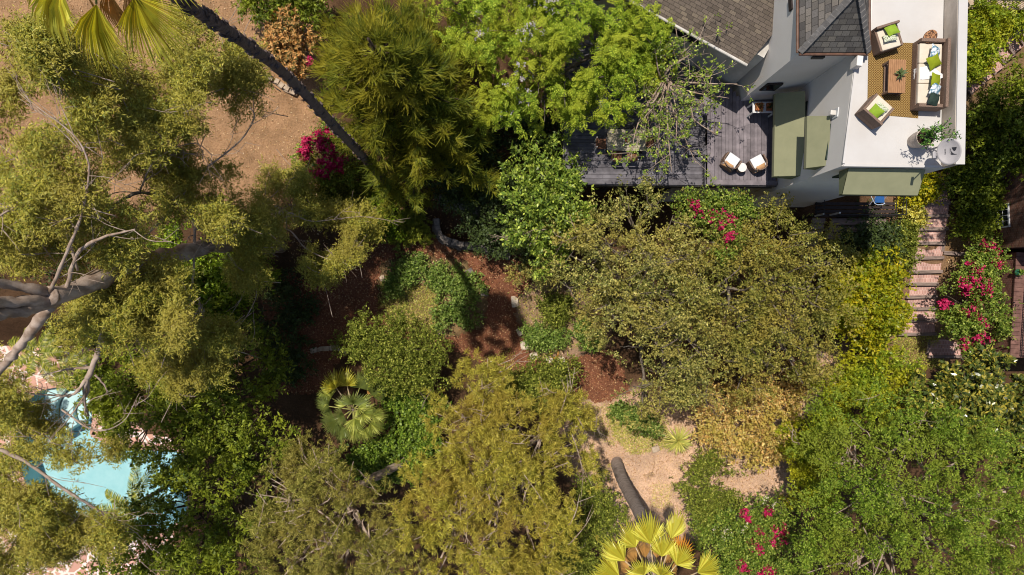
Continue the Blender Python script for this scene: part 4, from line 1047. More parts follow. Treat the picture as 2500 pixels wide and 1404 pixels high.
pillow('pillow', 'lime green pillow on the armchair at the bottom of the rug', 'pillow', 'pillow_lime', 2137, 274, T + .62, .42, .42, .15, -.72, .4, 'pillows on the wicker armchairs')
pillow('pillow', 'small leafy print pillow on the armchair at the bottom of the rug', 'pillow', 'pillow_leafy', 2151, 264, T + .58, .44, .26, .14, -.72, .4, 'pillows on the wicker armchairs')
# coffee table
ct = thing('coffee_table', 'rectangular coffee table with slatted wood top and wicker base on the rug', 'table', (0, 0, 0), local=True)
mb = MB()
for i in range(9): mb.box(-.255 + i * .064, 0, .44, .060, 1.12, .03, bev=.006)
mb.build('tabletop', MAT['teak'], ct)
for sx in (-1, 1):
    for sy in (-1, 1):
        mb = MB(); mb.box(sx * .24, sy * .5, .21, .07, .07, .42, bev=.006); mb.build('leg', MAT['wicker'], ct)
mb = MB(); mb.box(0, 0, .10, .5, 1.0, .04, bev=.008); mb.build('shelf', MAT['wicker'], ct)
mb = MB()
for sx in (-1, 1): mb.box(sx * .25, 0, .385, .035, 1.06, .07, bev=.006)
mb.build('apron', MAT['wicker'], ct)
p_ = W(2190, 186, T + .45); ct.location = (p_.x, p_.y, T); ct.rotation_euler.z = -.03; CTP = p_
sc_p = thing('potted_succulent', 'spiky dark green succulent in a small terracotta pot on the coffee table', 'plant', (CTP.x + .06, CTP.y + .05, T + .455))
mb = MB(); mb.cyl(CTP.x + .06, CTP.y + .05, T + .455, T + .56, .055, .075, 16); mb.build('pot', MAT['terracotta'], sc_p)
Lf = Leafs(); r_ = np.random.default_rng(3); n = 22; az = r_.uniform(0, 2 * PI, n); el = r_.uniform(.1, 1.1, n)
dd = np.stack([np.cos(az) * np.cos(el), np.sin(az) * np.cos(el), np.sin(el)], 1); c0 = np.tile(np.array([CTP.x + .06, CTP.y + .05, T + .56]), (n, 1))
Lf.quads(blade(c0, dd, np.tile(UP, (n, 1)) + .001, r_.uniform(.16, .30, n), .065, .2, .25)); Lf.build('leaves', MAT['leaf_succulent'], sc_p)
# slice side table
st_ = thing('side_table', 'round side table with a wood slice mosaic top beside the sofa', 'table', (0, 0, 0), local=True)
mb = MB(); ring_ = [(.26 * math.cos(t) * 1.0, .20 * math.sin(t)) for t in np.linspace(0, 2 * PI, 28)[:-1]]; mb.prism(ring_, .46, .50); mb.build('tabletop', MAT['slice_wood'], st_)
mb = MB(); mb.tube([(0, 0, 0), (0, 0, .2), (0, 0, .46)], [.13, .06, .15], 14); mb.build('base', MAT['slice_wood'], st_)
p_ = W(2272, 89, T + .5); st_.location = (p_.x, p_.y, T); st_.rotation_euler.z = .75
# potted shrub
bp = W(2230, 346, T); pt_ = thing('potted_shrub', 'leafy green shrub in a tall pale stone pot at the terrace corner', 'plant', (bp.x, bp.y, T))
mb = MB(); mb.tube([(bp.x, bp.y, T), (bp.x, bp.y, T + .25), (bp.x, bp.y, T + .62), (bp.x, bp.y, T + .66)], [.22, .27, .29, .31], 28); mb.tube([(bp.x, bp.y, T + .665), (bp.x, bp.y, T + .70)], [.31, .31], 28, cap=False)
mb.build('pot', MAT['pot_grey'], pt_, smooth=False)
mb = MB(); mb.cyl(bp.x, bp.y, T + .60, T + .685, .25, .27, 24); mb.build('soil', MAT['soil'], pt_)
r_ = np.random.default_rng(8); mb = MB(); tips = []
for k in range(15):
    d_ = np.array([r_.normal(.12, .26), r_.normal(.06, .24), r_.uniform(.5, 1.05)]); p0 = np.array([bp.x + r_.normal(0, .05), bp.y + r_.normal(0, .05), T + .68])
    limb(mb, [p0, p0 + d_ * .5, p0 + d_], .012, .005, r_, 5, .02)
    for j in range(7): tips.append(p0 + d_ * r_.uniform(.35, 1))
mb.build('stems', MAT['bark_grey'], pt_)
Lf = Leafs(); tips = np.array(tips); A_ = nrm(r_.normal(0, 1, tips.shape) + UP * .5); fol_broad(r_, Lf, tips, A_, n=5, tl=.16, L=.085, Wd=.042); Lf.build('foliage', MAT['leaf_pot'], pt_)

# satellite dish
dc = W(2317, 370, T + 1.25); dish = thing('satellite_dish', 'grey oval satellite dish on the terrace corner', 'satellite dish', (dc.x - .1, dc.y + .1, T))
nrmv = Vector((-.60, -.28, .72)).normalized()
ev = Vector((0.0, 1.0, 0)); ev = (ev - nrmv * ev.dot(nrmv)).normalized(); eu = ev.cross(nrmv).normalized()
mb = MB(); vs, fs = [], []; RU, RV = .345, .43; nr, na = 7, 36
for side in (0, 1):
    b0 = len(vs)
    for i in range(nr + 1):
        for j in range(na):
            r_ = i / nr; t = 2 * PI * j / na
            vs.append(dc + eu * RU * r_ * math.cos(t) + ev * RV * r_ * math.sin(t) + nrmv * (-.085 * (1 - r_ * r_) + (-.012 if side else 0)))
    for i in range(nr):
        for j in range(na):
            f = (b0 + i * na + j, b0 + (i + 1) * na + j, b0 + (i + 1) * na + (j + 1) % na, b0 + i * na + (j + 1) % na); fs.append(f[::-1] if side else f)
b1 = (nr + 1) * na
for j in range(na): fs.append((nr * na + j, b1 + nr * na + j, b1 + nr * na + (j + 1) % na, nr * na + (j + 1) % na))
mb.add(vs, fs); mb.build('reflector', MAT['dish_grey'], dish, smooth=True)
def dishpt(u, v_, lift=.004):
    r2 = (u / RU) ** 2 + (v_ / RV) ** 2; return dc + eu * u + ev * v_ + nrmv * (-.085 * (1 - r2) + lift)
def mark(poly, name='emblem'):
    mb = MB(); n = len(poly); up_ = [dishpt(a_, b_, .006) for a_, b_ in poly]; lo = [dishpt(a_, b_, .001) for a_, b_ in poly]
    mb.add(up_ + lo, [tuple(range(n)), tuple(range(n, 2 * n))[::-1]] + [(i, n + i, n + (i + 1) % n, (i + 1) % n) for i in range(n)]); return mb
# the swirl emblem: a half round and a curved wedge, read from the side
em = MB()
h1 = [(.07, .115), (.21, .115)] + [(.21 - .14 * (i / 10), .115 - .125 * math.sin(PI * i / 10) ** .7 - .0) for i in range(1, 10)]
h2 = [(.055, -.0), (.07, -.035), (.10, -.075), (.15, -.105), (.20, -.11), (.20, -.125), (.05, -.125)]
for h_ in (h1, h2): x_ = mark(h_); em.add(x_.v, x_.f)
em.build('emblem', MAT['dish_mark'], dish)
def lettering(txt, u, v0, size, name):
    cu = bpy.data.curves.new(name, 'FONT'); cu.body = txt; cu.size = size; cu.align_x = 'CENTER'; cu.extrude = .001
    tmp = bpy.data.objects.new(name, cu); me = bpy.data.meshes.new_from_object(tmp); bpy.data.objects.remove(tmp)
    o = bpy.data.objects.new(name, me); COL.objects.link(o); me.materials.clear(); me.materials.append(MAT['dish_mark'])
    p0 = dishpt(u, v0, .008); X_ = (dishpt(u, v0 - .1, .008) - p0).normalized(); Z_ = nrmv; Y_ = Z_.cross(X_).normalized(); Z_ = X_.cross(Y_)
    Mx = Matrix((X_, Y_, Z_)).transposed().to_4x4(); Mx.translation = p0 - OFF[dish.name]
    o.parent = dish; o.matrix_local = Mx; OFF[o.name] = OFF[dish.name]; return o
lettering('DIRECTV', .012, 0, .055, 'lettering'); lettering('Slimline', -.13, 0, .06, 'lettering')
mb = MB(); base_ = Vector((dc.x + .12, dc.y + .30, T)); mb.tube([base_, base_ + Vector((0, 0, .8)), dc - nrmv * .12], .028, 10); mb.box(base_.x, base_.y, T + .01, .18, .18, .02); mb.build('mast', MAT['dish_grey'], dish)
mb = MB(); fp = dc - eu * (RU + .0) + nrmv * .0; tip_ = dc + nrmv * .48 - eu * .36; mb.tube([dc - eu * .33 - nrmv * .06, tip_], .018, 8); mb.box(tip_.x, tip_.y, tip_.z, .09, .22, .09, bev=.02); mb.build('feed_arm', MAT['dish_grey'], dish)

# ------------------------------------------------------------------ deck furniture
def tub_chair(label, px, py, rz):
    ch = thing('lounge_chair', label, 'chair', (0, 0, 0), 'lounge chairs on the upper deck', local=True)
    mb = MB(); mb.box(0, .02, .19, .58, .58, .30, bev=.04); mb.build('base', MAT['wicker'], ch)
    mb = MB()
    for i in range(13):
        t = PI + .05 + (PI - .1) * i / 12; h_ = .62 if 3 < i < 9 else .5
        mb.box(.33 * math.cos(t), .30 * math.sin(t) + .05, h_ / 2 + .02, .12, .05, h_, rz=t + PI / 2, bev=.012)
    for s_ in (-1, 1): mb.box(s_ * .33, .16, .27, .05, .26, .46, bev=.012)
    mb.build('shell', MAT['wicker'], ch)
    mb = MB(); mb.box(0, .07, .38, .52, .56, .11, bev=.03); mb.build('seat_cushion', MAT['cushion_white'], ch)
    p_ = W(px, py, ZD + .3); ch.location = (p_.x, p_.y, ZD); ch.rotation_euler.z = rz
    return ch
tub_chair('wicker tub chair with white cushion, on the side away from the house', 1782, 398, math.radians(-35) + PI + PI)
tub_chair('wicker tub chair with white cushion nearer the green awning', 1851, 402, math.radians(28))
pillow('pillow', 'tan pillow on the tub chair away from the house', 'pillow', 'cushion_tan', 1778, 404, ZD + .50, .42, .24, .13, math.radians(-35), .5, 'tan pillows on the deck chairs')
pillow('pillow', 'tan pillow on the tub chair nearer the green awning', 'pillow', 'cushion_tan', 1858, 408, ZD + .50, .42, .24, .13, math.radians(28), .5, 'tan pillows on the deck chairs')
sp_ = W(1812, 409, ZD + .4); so_ = thing('stool', 'round white topped wicker stool between the two tub chairs', 'stool', (sp_.x, sp_.y, ZD))
mb = MB(); mb.tube([(sp_.x, sp_.y, ZD), (sp_.x, sp_.y, ZD + .18), (sp_.x, sp_.y, ZD + .38)], [.15, .2, .17], 20); mb.build('base', MAT['wicker'], so_)
mb = MB(); mb.tube([(sp_.x, sp_.y, ZD + .38), (sp_.x, sp_.y, ZD + .42)], [.185, .185], 24); mb.build('top', MAT['stake_white'], so_)
# dining set under the bare tree
dp = W(1530, 342, ZL + .75); dt = thing('dining_table', 'rectangular pale plank dining table on the lower deck in dappled shade', 'table', (0, 0, 0), local=True)
mb = MB()
for i in range(6): mb.box(0, -.375 + i * .15, .73, 1.62, .143, .035, bev=.005)
mb.build('tabletop', MAT['table_stone'], dt)
for sx in (-1, 1):
    for sy in (-1, 1): mb = MB(); mb.box(sx * .72, sy * .37, .355, .08, .08, .71); mb.build('leg', MAT['dark_wood'], dt)
dt.location = (dp.x, dp.y, ZL); dt.rotation_euler.z = -.02
def dining_chair(label, dx, dy, rz):
    ch = thing('dining_chair', label, 'chair', (0, 0, 0), 'dining chairs round the deck table', local=True)
    mb = MB(); mb.box(0, 0, .45, .44, .44, .05, bev=.02); mb.build('seat', MAT['chair_seat'], ch)
    mb = MB(); mb.box(0, -.21, .80, .44, .035, .12, bev=.01); mb.box(0, -.215, .64, .44, .03, .06); mb.build('backrest', MAT['chair_seat'], ch)
    for sx in (-1, 1):
        mb = MB(); mb.box(sx * .2, -.21, .43, .035, .035, .86); mb.build('leg', MAT['white_metal'], ch)
        mb = MB(); mb.box(sx * .2, .2, .215, .035, .035, .43); mb.build('leg', MAT['white_metal'], ch)
    ch.location = (dp.x + dx, dp.y + dy, ZL); ch.rotation_euler.z = rz
dining_chair('brown dining chair at the near long side, on the half away from the house', -.38, -.62, 0); dining_chair('brown dining chair at the near long side, on the half toward the house', .28, -.62, 0)
dining_chair('dining chair at the end of the table toward the house', 1.0, -.02, PI / 2); dining_chair('shaded dining chair at the end of the table beside the leafy tree', -1.05, -.1, -PI / 2)
bo = thing('fruit_bowl', 'pale bowl in the middle of the dining table', 'bowl', (dp.x, dp.y - .03, ZL + .75)); mb = MB()
mb.tube([(dp.x, dp.y - .03, ZL + .75), (dp.x, dp.y - .03, ZL + .78), (dp.x, dp.y - .03, ZL + .84)], [.06, .13, .16], 20); mb.build('bowl', MAT['cushion_cream'], bo)
mb = MB(); r_ = random.Random(2)
for k in range(5):
    t = k * 1.26; mb.tube([(dp.x + .07 * math.cos(t), dp.y - .03 + .07 * math.sin(t), ZL + .835 + .02 * j) for j in range(4)], [.015, .042, .042, .012], 9)
mb.build('fruit', MAT['terracotta'], bo)
gl_ = MB(); gl_.tube([(dp.x + .33, dp.y, ZL + .75), (dp.x + .33, dp.y, ZL + .90), (dp.x + .33, dp.y, ZL + .95)], [.05, .05, .03], 14); tag(gl_.build('lantern', MAT['green_glaze'], None, (dp.x + .33, dp.y, ZL + .75)), 'small dark green glass lantern on the dining table', 'lantern')
# console with planters under the turret
cp = W(1867, 262, ZD + .8); cs = thing('console_table', 'white console table in the shade of the turret', 'table', (cp.x, cp.y, ZD))
mb = MB(); mb.box(cp.x, cp.y, ZD + .78, 1.0, .46, .05, bev=.006); mb.build('tabletop', MAT['white_metal'], cs)
for sx in (-1, 1):
    for sy in (-1, 1): mb = MB(); mb.box(cp.x + sx * .45, cp.y + sy * .19, ZD + .375, .06, .06, .75); mb.build('leg', MAT['white_metal'], cs)
for k, (dx, lab) in enumerate(((-.26, 'rusty square planter on the open end of the console table'), (.2, 'rusty square planter on the console table beside the green awning'))):
    pl_ = thing('planter', lab, 'planter', (cp.x + dx, cp.y, ZD + .805), 'planters on the white console table')
    mb = MB(); mb.box(cp.x + dx, cp.y, ZD + .88, .3, .3, .14, bev=.01); mb.build('pot', MAT['terracotta'], pl_)
    Lf = Leafs(); r_ = np.random.default_rng(20 + k); c0 = np.array([cp.x + dx, cp.y, ZD + .95]) + r_.normal(0, .07, (60, 3)) * np.array([1, 1, .15])
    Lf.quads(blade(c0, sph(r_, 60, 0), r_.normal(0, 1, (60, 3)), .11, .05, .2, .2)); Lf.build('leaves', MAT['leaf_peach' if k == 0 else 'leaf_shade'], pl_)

# ------------------------------------------------------------------ porch below the south wall
ZP2 = 3.1; po = thing('timber_porch', 'shaded dark timber porch under the long green awning', 'porch', (*W(2100, 505, ZP2)[:2], 2.2))
P1 = [W(1990, 500, ZP2), W(2185, 500, ZP2), W(2176, 530, ZP2), W(1992, 530, ZP2)]
y0 = P1[2].y; y1 = 4.13
mb = MB(); x0, x1 = P1[0].x, P1[1].x; k = int((y1 - y0) / .15)
for i in range(k): mb.box((x0 + x1) / 2, y0 + (i + .5) * (y1 - y0) / k, ZP2 - .02, x1 - x0, .14, .04)
mb.build('floor_boards', MAT['dark_wood'], po)
mb = MB()
for i in range(5): mb.box(x0 + .25, y0 - .16 - i * .27, ZP2 - .17 - i * .17, .62 if i < 1 else .62, .26, .05); 
for i in range(3): mb.box((x0 + x1) / 2 + .3, y0 - .2 - i * .33, ZP2 - .25 - i * .2, x1 - x0 - 1.2, .32, .06)
mb.build('steps', MAT['timber'], po)
mb = MB()
for (a_, b_) in (((x0 + .02, y0), (x0 + .02, y1)), ((x1, y0 + .03), (x1, y1)), ((x0 + .75, y0 + .03), (x1, y0 + .03))):
    a_ = Vector(a_); b_ = Vector(b_); L_ = (b_ - a_).length; k = max(3, int(L_ / .13))
    for zz in (.12, .95): mb.tube([(*a_, ZP2 + zz), (*b_, ZP2 + zz)], .022, 6)
    for i in range(k + 1): c_ = a_ + (b_ - a_) * i / k; mb.tube([(*c_, ZP2), (*c_, ZP2 + .95)], .009, 4, cap=False)
mb.build('railing', MAT['dark_metal'], po)
mb = MB(); mb.box(x0 + .72, y0 + .1, ZP2 + .5, .07, .07, 1.0); mb.box(x0, y0 + .05, ZP2 + .48, .07, .07, .96); mb.build('newel_post', MAT['white_metal'], po)
mb = MB()
for (x_, y_) in ((x0 + .1, y0 + .1), (x1 - .1, y0 + .1), ((x0 + x1) / 2, y0 + .1)): mb.box(x_, y_, (ZP2 + gzp(x_, y_)) / 2 - .05, .12, .12, ZP2 - gzp(x_, y_))
mb.build('posts', MAT['dark_wood'], po)
# folding chair on the porch
fc = W(2148, 486, ZP2 + .45); fch = thing('folding_chair', 'blue folding chair with a pale tubular frame under the long awning', 'chair', (fc.x, fc.y, ZP2))
mb = MB(); mb.box(fc.x, fc.y + .05, ZP2 + .42, .46, .44, .025, bev=.008); mb.build('seat', MAT['blue_plastic'], fch)
mb = MB(); mb.box(fc.x, fc.y + .3, ZP2 + .7, .46, .025, .4, bev=.008, rx=-.2); mb.build('backrest', MAT['blue_plastic'], fch)
mb = MB()
for s_ in (-1, 1): mb.tube([(fc.x + s_ * .25, fc.y - .22, ZP2), (fc.x + s_ * .25, fc.y + .3, ZP2 + .9)], .016, 7); mb.tube([(fc.x + s_ * .23, fc.y + .3, ZP2), (fc.x + s_ * .23, fc.y - .2, ZP2 + .43)], .016, 7)
mb.tube([(fc.x - .25, fc.y - .2, ZP2 + .44), (fc.x - .12, fc.y - .27, ZP2 + .44), (fc.x + .12, fc.y - .27, ZP2 + .44), (fc.x + .25, fc.y - .2, ZP2 + .44)], .018, 7); mb.build('frame', MAT['pale_plastic'], fch)

# ------------------------------------------------------------------ garden railing east of the porch
def iron_rail(name, label, pts, h=1.0, step=.14, cat='railing'):
    g0 = pts[0]; o = thing(name, label, cat, g0); mb = MB(); m2 = MB()
    for a_, b_ in zip(pts, pts[1:]):
        for zz in (.12, h): mb.tube([a_ + Vector((0, 0, zz)), b_ + Vector((0, 0, zz))], .018, 6)
        k = max(2, int((b_ - a_).length / step))
        for i in range(k + 1): c_ = a_ + (b_ - a_) * i / k; m2.tube([c_ + Vector((0, 0, .0)), c_ + Vector((0, 0, h))], .011, 4, cap=False)
    mb.build('rails', MAT['dark_metal'], o); m2.build('balusters', MAT['dark_metal'], o); return o
def Gv(px, py, dz=0): v_ = G(px, py); v_.z += dz; return v_
iron_rail('garden_railing', 'thin black iron railing beside the brick steps and planting strip', [Gv(2181, 485), Gv(2174, 530), Gv(2160, 590)])

# ------------------------------------------------------------------ brick garden stairs
stairs = thing('brick_stairs', 'brick garden stairs with weathered timber edges running down beside the house', 'stairs', (*G(2265, 640)[:2], .8))
YS = [432, 463, 494, 525, 557, 592, 628, 662, 692, 723, 752, 780, 814]
XL = [2268, 2262, 2250, 2246, 2240, 2237, 2232, 2226, 2222, 2219, 2214, 2208, 2200]
XR = [2322, 2320, 2318, 2314, 2312, 2305, 2300, 2296, 2288, 2286, 2284, 2282, 2282]
nS = 12; zt = G(2290, 440).z + .55; zb = G(2240, 800).z + .12
for i in range(nS):
    z_ = zt + (zb - zt) * i / (nS - 1)
    q_ = [W(XL[i], YS[i], z_), W(XR[i], YS[i] + 1, z_), W(XR[i + 1], YS[i + 1] - 1, z_), W(XL[i + 1], YS[i + 1], z_)]
    mb = MB(); mb.prism([v_.to_2d() for v_ in q_][::-1], z_ - .5, z_); td = mb.build('tread', MAT['brick_step'], stairs)
    a_, b_ = q_[3], q_[2]; d_ = (b_ - a_); mb = MB(); r_ = random.Random(i)
    mb.box((a_.x + b_.x) / 2 - .02, (a_.y + b_.y) / 2 - .05, z_ - .055, d_.length + .22 + r_.uniform(-.05, .1), .17, .16, rz=math.atan2(d_.y, d_.x) + r_.uniform(-.015, .015), bev=.02)
    mb.build('timber_edge', MAT['timber'], td)
# landing beside the foot of the stairs
z_ = G(2300, 850).z + .1
lb = thing('brick_landing', 'small shaded brick landing with timber edge below the flowering vine', 'landing', (*G(2310, 850)[:2], z_ - .2))
q_ = [W(2275, 808, z_), W(2345, 808, z_), W(2345, 868, z_), W(2268, 868, z_)]
mb = MB(); mb.prism([v_.to_2d() for v_ in q_][::-1], z_ - .5, z_); mb.build('paving', MAT['brick_step'], lb)
mb = MB(); a_, b_ = q_[3], q_[2]; mb.box((a_.x + b_.x) / 2, a_.y - .06, z_ - .04, 1.75, .16, .16, bev=.02); a_, b_ = q_[0], q_[3]; mb.box((a_.x + b_.x) / 2 - .09, (a_.y + b_.y) / 2, z_ - .045, .15, 1.2, .15, bev=.02, rz=-.08); mb.build('timber_edge', MAT['timber'], lb)
# side planter edging right of the stairs
z_ = G(2320, 640).z + .25
tb = MB(); a_ = W(2305, 617, z_); b_ = W(2372, 622, z_); d_ = b_ - a_; tb.box((a_.x + b_.x) / 2, (a_.y + b_.y) / 2, z_ - .1, d_.length, .2, .22, rz=math.atan2(d_.y, d_.x), bev=.02)
a_ = W(2310, 560, z_ + .1); b_ = W(2303, 615, z_ + .1); d_ = b_ - a_; tb.box((a_.x + b_.x) / 2, (a_.y + b_.y) / 2, z_ - .06, d_.length, .18, .22, rz=math.atan2(d_.y, d_.x), bev=.02)
tag(tb.build('timber_edging', MAT['timber'], None, a_), 'weathered timber edging of the planting bed right of the brick stairs', 'edging')
# upper stairs in the far corner
us = thing('upper_stairs', 'pink paved steps with timber edges climbing through the planting beside the parapet', 'stairs', (*G(2430, 150)[:2], 2.3))
for i, (px, py) in enumerate(((2372, 196), (2400, 172), (2428, 148), (2452, 122), (2474, 98), (2498, 74), (2522, 50))):
    z_ = 2.9 + i * .13; c_ = W(px, py, z_); mb = MB(); mb.box(c_.x, c_.y, z_ - .2, .62, 1.05, .4, rz=math.radians(36), bev=.01); td = mb.build('tread', MAT['brick_step'], us)
    mb = MB(); e_ = Vector((math.cos(math.radians(36)), math.sin(math.radians(36)))) * -.36; mb.box(c_.x + e_.x, c_.y + e_.y, z_ - .03, .13, 1.15, .13, rz=math.radians(36), bev=.02); mb.build('timber_edge', MAT['timber'], td)
iron_rail('iron_railing', 'black iron railing with pale floor behind it at the top corner', [W(2375, 22, 4.4), W(2560, 26, 4.4)], 1.0, .16)
mb = MB(); a_ = W(2350, 20, 4.4); b_ = W(2600, -120, 4.4); mb.prism([(a_.x, a_.y), (b_.x, a_.y - .1), (b_.x, b_.y), (a_.x, b_.y)], 2.0, 4.39)
tag(mb.build('raised_patio', MAT['stone_pale'], None, (a_.x, a_.y, 2.0)), 'pale raised patio behind the iron railing at the top corner', 'patio')

# ------------------------------------------------------------------ neighbouring brick house
nh = thing('brick_house', 'neighbouring red brick house wall with a small paned window', 'house', (24, 4, 1.0))
wx = 23.6
mb = MB(); mb.prism([(wx, 6.6), (wx + 7, 6.6), (wx + 7, 1.9), (wx + .25, 1.9)], -.4, 6.2); mb.build('wall', MAT['brick_wall'], nh)
wy = (702 - 528) * 33.2 / 1667
xw = wx + .25 * (6.6 - wy) / 4.7
mb = MB(); mb.box(xw - .0, wy, 2.85, .10, 1.15, 1.1, bev=.01, rz=.05); wf = mb.build('window', MAT['white_metal'], nh)
mb = MB(); mb.box(xw - .04, wy, 2.85, .05, 1.0, .95, rz=.05); mb.build('pane', MAT['window_glass'], wf)
mb = MB()
for k in range(3): mb.box(xw - .07, wy + (k - 1) * .27, 2.85, .02, .025, .96, rz=.05)
for k in range(2): mb.box(xw - .068, wy, 2.85 + (k - .5) * .33, .02, 1.0, .025, rz=.05)
mb.build('glazing_bar', MAT['white_metal'], wf)
mb = MB(); mb.box(xw - .12, wy, 2.24, .24, 1.3, .1, bev=.01, rz=.05); mb.build('sill', MAT['coping_tile'], wf)
mb = MB(); mb.box(wx + .06, 5.9, 2.3, .12, 1.3, 1.7, bev=.01, rz=.05); mb.build('door', MAT['white_metal'], nh)
wl_ = MB(); wl_.box(wx + .08, 4.55, 2.0, .16, .18, .3, bev=.03); wl_.build('wall_lamp', MAT['stake_white'], nh)
# raised balcony
zb_ = 3.2; bx = [W(2482, 616, zb_), W(2466, 873, zb_)]
bal = thing('brick_balcony', 'raised brick balcony with tiled coping and black iron railing at the edge of the garden', 'balcony', (bx[0].x + 1, (bx[0].y + bx[1].y) / 2, .5))
bx0 = (bx[0].x + bx[1].x) / 2; yb1, yb0 = bx[0].y, bx[1].y; sk = (bx[0].x - bx[1].x)
def bq(o0, o1): return [(bx[1].x + o0, yb0), (bx[1].x + o1, yb0), (bx[0].x + o1, yb1), (bx[0].x + o0, yb1)]
mb = MB(); mb.prism(bq(.03, 5), -.8, zb_ - .06); mb.build('wall', MAT['brick_low'], bal)
mb = MB(); k = 24
for i in range(k): t = (i + .5) / k; mb.box(bx[1].x + sk * t + .19, yb0 + (yb1 - yb0) * t, zb_ - .02, .40, (yb1 - yb0) / k - .012, .07, rz=-.06, bev=.006)
mb.build('coping', MAT['coping_tile'], bal)
mb = MB(); mb.prism(bq(.42, 5), zb_ - .055, zb_ - .03); mb.build('floor', MAT['coping_tile'], bal)
mb = MB(); a_ = Vector((bx[1].x + .46, yb0 + .1, zb_)); b_ = Vector((bx[0].x + .46, yb1 - .1, zb_))
for zz in (.12, .95): mb.tube([a_ + Vector((0, 0, zz)), b_ + Vector((0, 0, zz))], .02, 6); mb.tube([b_ + Vector((0, 0, zz)), b_ + Vector((2, 0, zz))], .02, 6); mb.tube([a_ + Vector((0, 0, zz)), a_ + Vector((2, 0, zz))], .02, 6)
k = 40
for i in range(k + 1): c_ = a_ + (b_ - a_) * i / k; mb.tube([c_, c_ + Vector((0, 0, .95))], .011, 4, cap=False)
mb.build('railing', MAT['dark_metal'], bal)
gp = W(2492, 665, zb_ + .3); vs_ = thing('glazed_pot', 'small green glazed pot with a plant behind the balcony railing', 'pot', (gp.x, gp.y, zb_ - .03))
mb = MB(); mb.tube([(gp.x, gp.y, zb_ - .03), (gp.x, gp.y, zb_ + .15), (gp.x, gp.y, zb_ + .3)], [.1, .17, .13], 16); mb.build('pot', MAT['green_glaze'], vs_)
Lf = Leafs(); r_ = np.random.default_rng(77); c0 = np.array([gp.x, gp.y, zb_ + .32]) + r_.normal(0, .06, (70, 3)); Lf.quads(blade(c0, sph(r_, 70, 0), r_.normal(0, 1, (70, 3)), .16, .05, .2, .2)); Lf.build('leaves', MAT['leaf_ivy'], vs_)

# ------------------------------------------------------------------ stones, walls and small things in the garden
def rock(name, label, cat, mat, px, py, sx, sy, sz, rz=0, group=None, seed=0, flat=False):
    g = G(px, py); bm = bmesh.new(); bmesh.ops.create_icosphere(bm, subdivisions=3, radius=1); r_ = random.Random(seed + int(px))
    ph = [r_.uniform(0, 6) for _ in range(6)]
    for v_ in bm.verts:
        c_ = v_.co; k = 1 + .13 * math.sin(3 * c_.x + ph[0]) + .1 * math.sin(4 * c_.y + ph[1]) + .08 * math.sin(5 * c_.z + ph[2]) + .05 * math.sin(9 * c_.x + 8 * c_.y + ph[3])
        q_ = Vector((max(-.72, min(.72, c_.x * k)), max(-.74, min(.74, c_.y * k)), max(-.7, min(.6 if not flat else .5, c_.z * k))))
        v_.co = Vector((q_.x * sx, q_.y * sy, q_.z * sz)) * .72
    me = bpy.data.meshes.new(name); bm.to_mesh(me); bm.free()
    o = link_mesh(name, me, MAT[mat]); o.location = (g.x, g.y, g.z + sz * .12); o.rotation_euler = (0, 0, rz); tag(o, label, cat, group); return o
for i, (px, py, sx, sy, rz, lab, m_) in enumerate((
    (1257, 736, .26, .42, .1, 'tall pale flat stone at the upper bend of the mulch path', 'stone_white'), (1270, 809, .26, .28, .5, 'pale stone edging the path beside the green herbs', 'stone_white'),
    (1281, 843, .32, .30, 0, 'large rounded pale stone below the green herbs at the path edge', 'stone_white'), (1303, 869, .28, .26, .3, 'round white stone just above the dark round shrub', 'stone_white'),
    (1341, 878, .27, .25, 0, 'white stone touching the dark shrub below the coiled hose', 'stone_white'), (1371, 880, .29, .27, .8, 'rounded white stone on the far side of the hose coil from the path bend', 'stone_white'),
    (1523, 995, .24, .2, .4, 'small white stone on the sandy slope at the foot of the oak', 'stone_white'), (1073, 808, .24, .24, .2, 'pale stone at the low edge of the herb bed above the path', 'stone_pale'),
    (934, 680, .18, .26, .2, 'narrow pale stone at the upper end of the herb bed', 'stone_pale'), (868, 535, .36, .26, .6, 'grey stone among the shrubs above the mulch path', 'stone_pale'), (1600, 1095, .3, .22, .3, 'flat pale stone near the yucca', 'stone_pale'),
    (945, 512, .3, .28, 0, 'grey stone beside the foot of the tall palm', 'stone_pale'), (1784, 1115, .42, .16, 0, 'long pale stone under the dry bush', 'stone_pale'))):
    rock('edging_stone', lab, 'stone', m_, px, py, sx * 1.35, sy * 1.35, .26, rz, 'loose stones in the garden', i)
for px, py, rz, lab in ((1147, 665, .5, 'shaded square stepping stone at the top of the herb bed'), (1182, 714, .05, 'square stepping stone on the mulch at the side of the herb bed')):
    g = G(px, py); mb = MB(); mb.box(g.x, g.y, g.z + .06, .38, .38, .10, rz=rz, bev=.02); tag(mb.build('stepping_stone', MAT['stone_grey'], None, g), lab, 'stepping stone', 'square stepping stones')
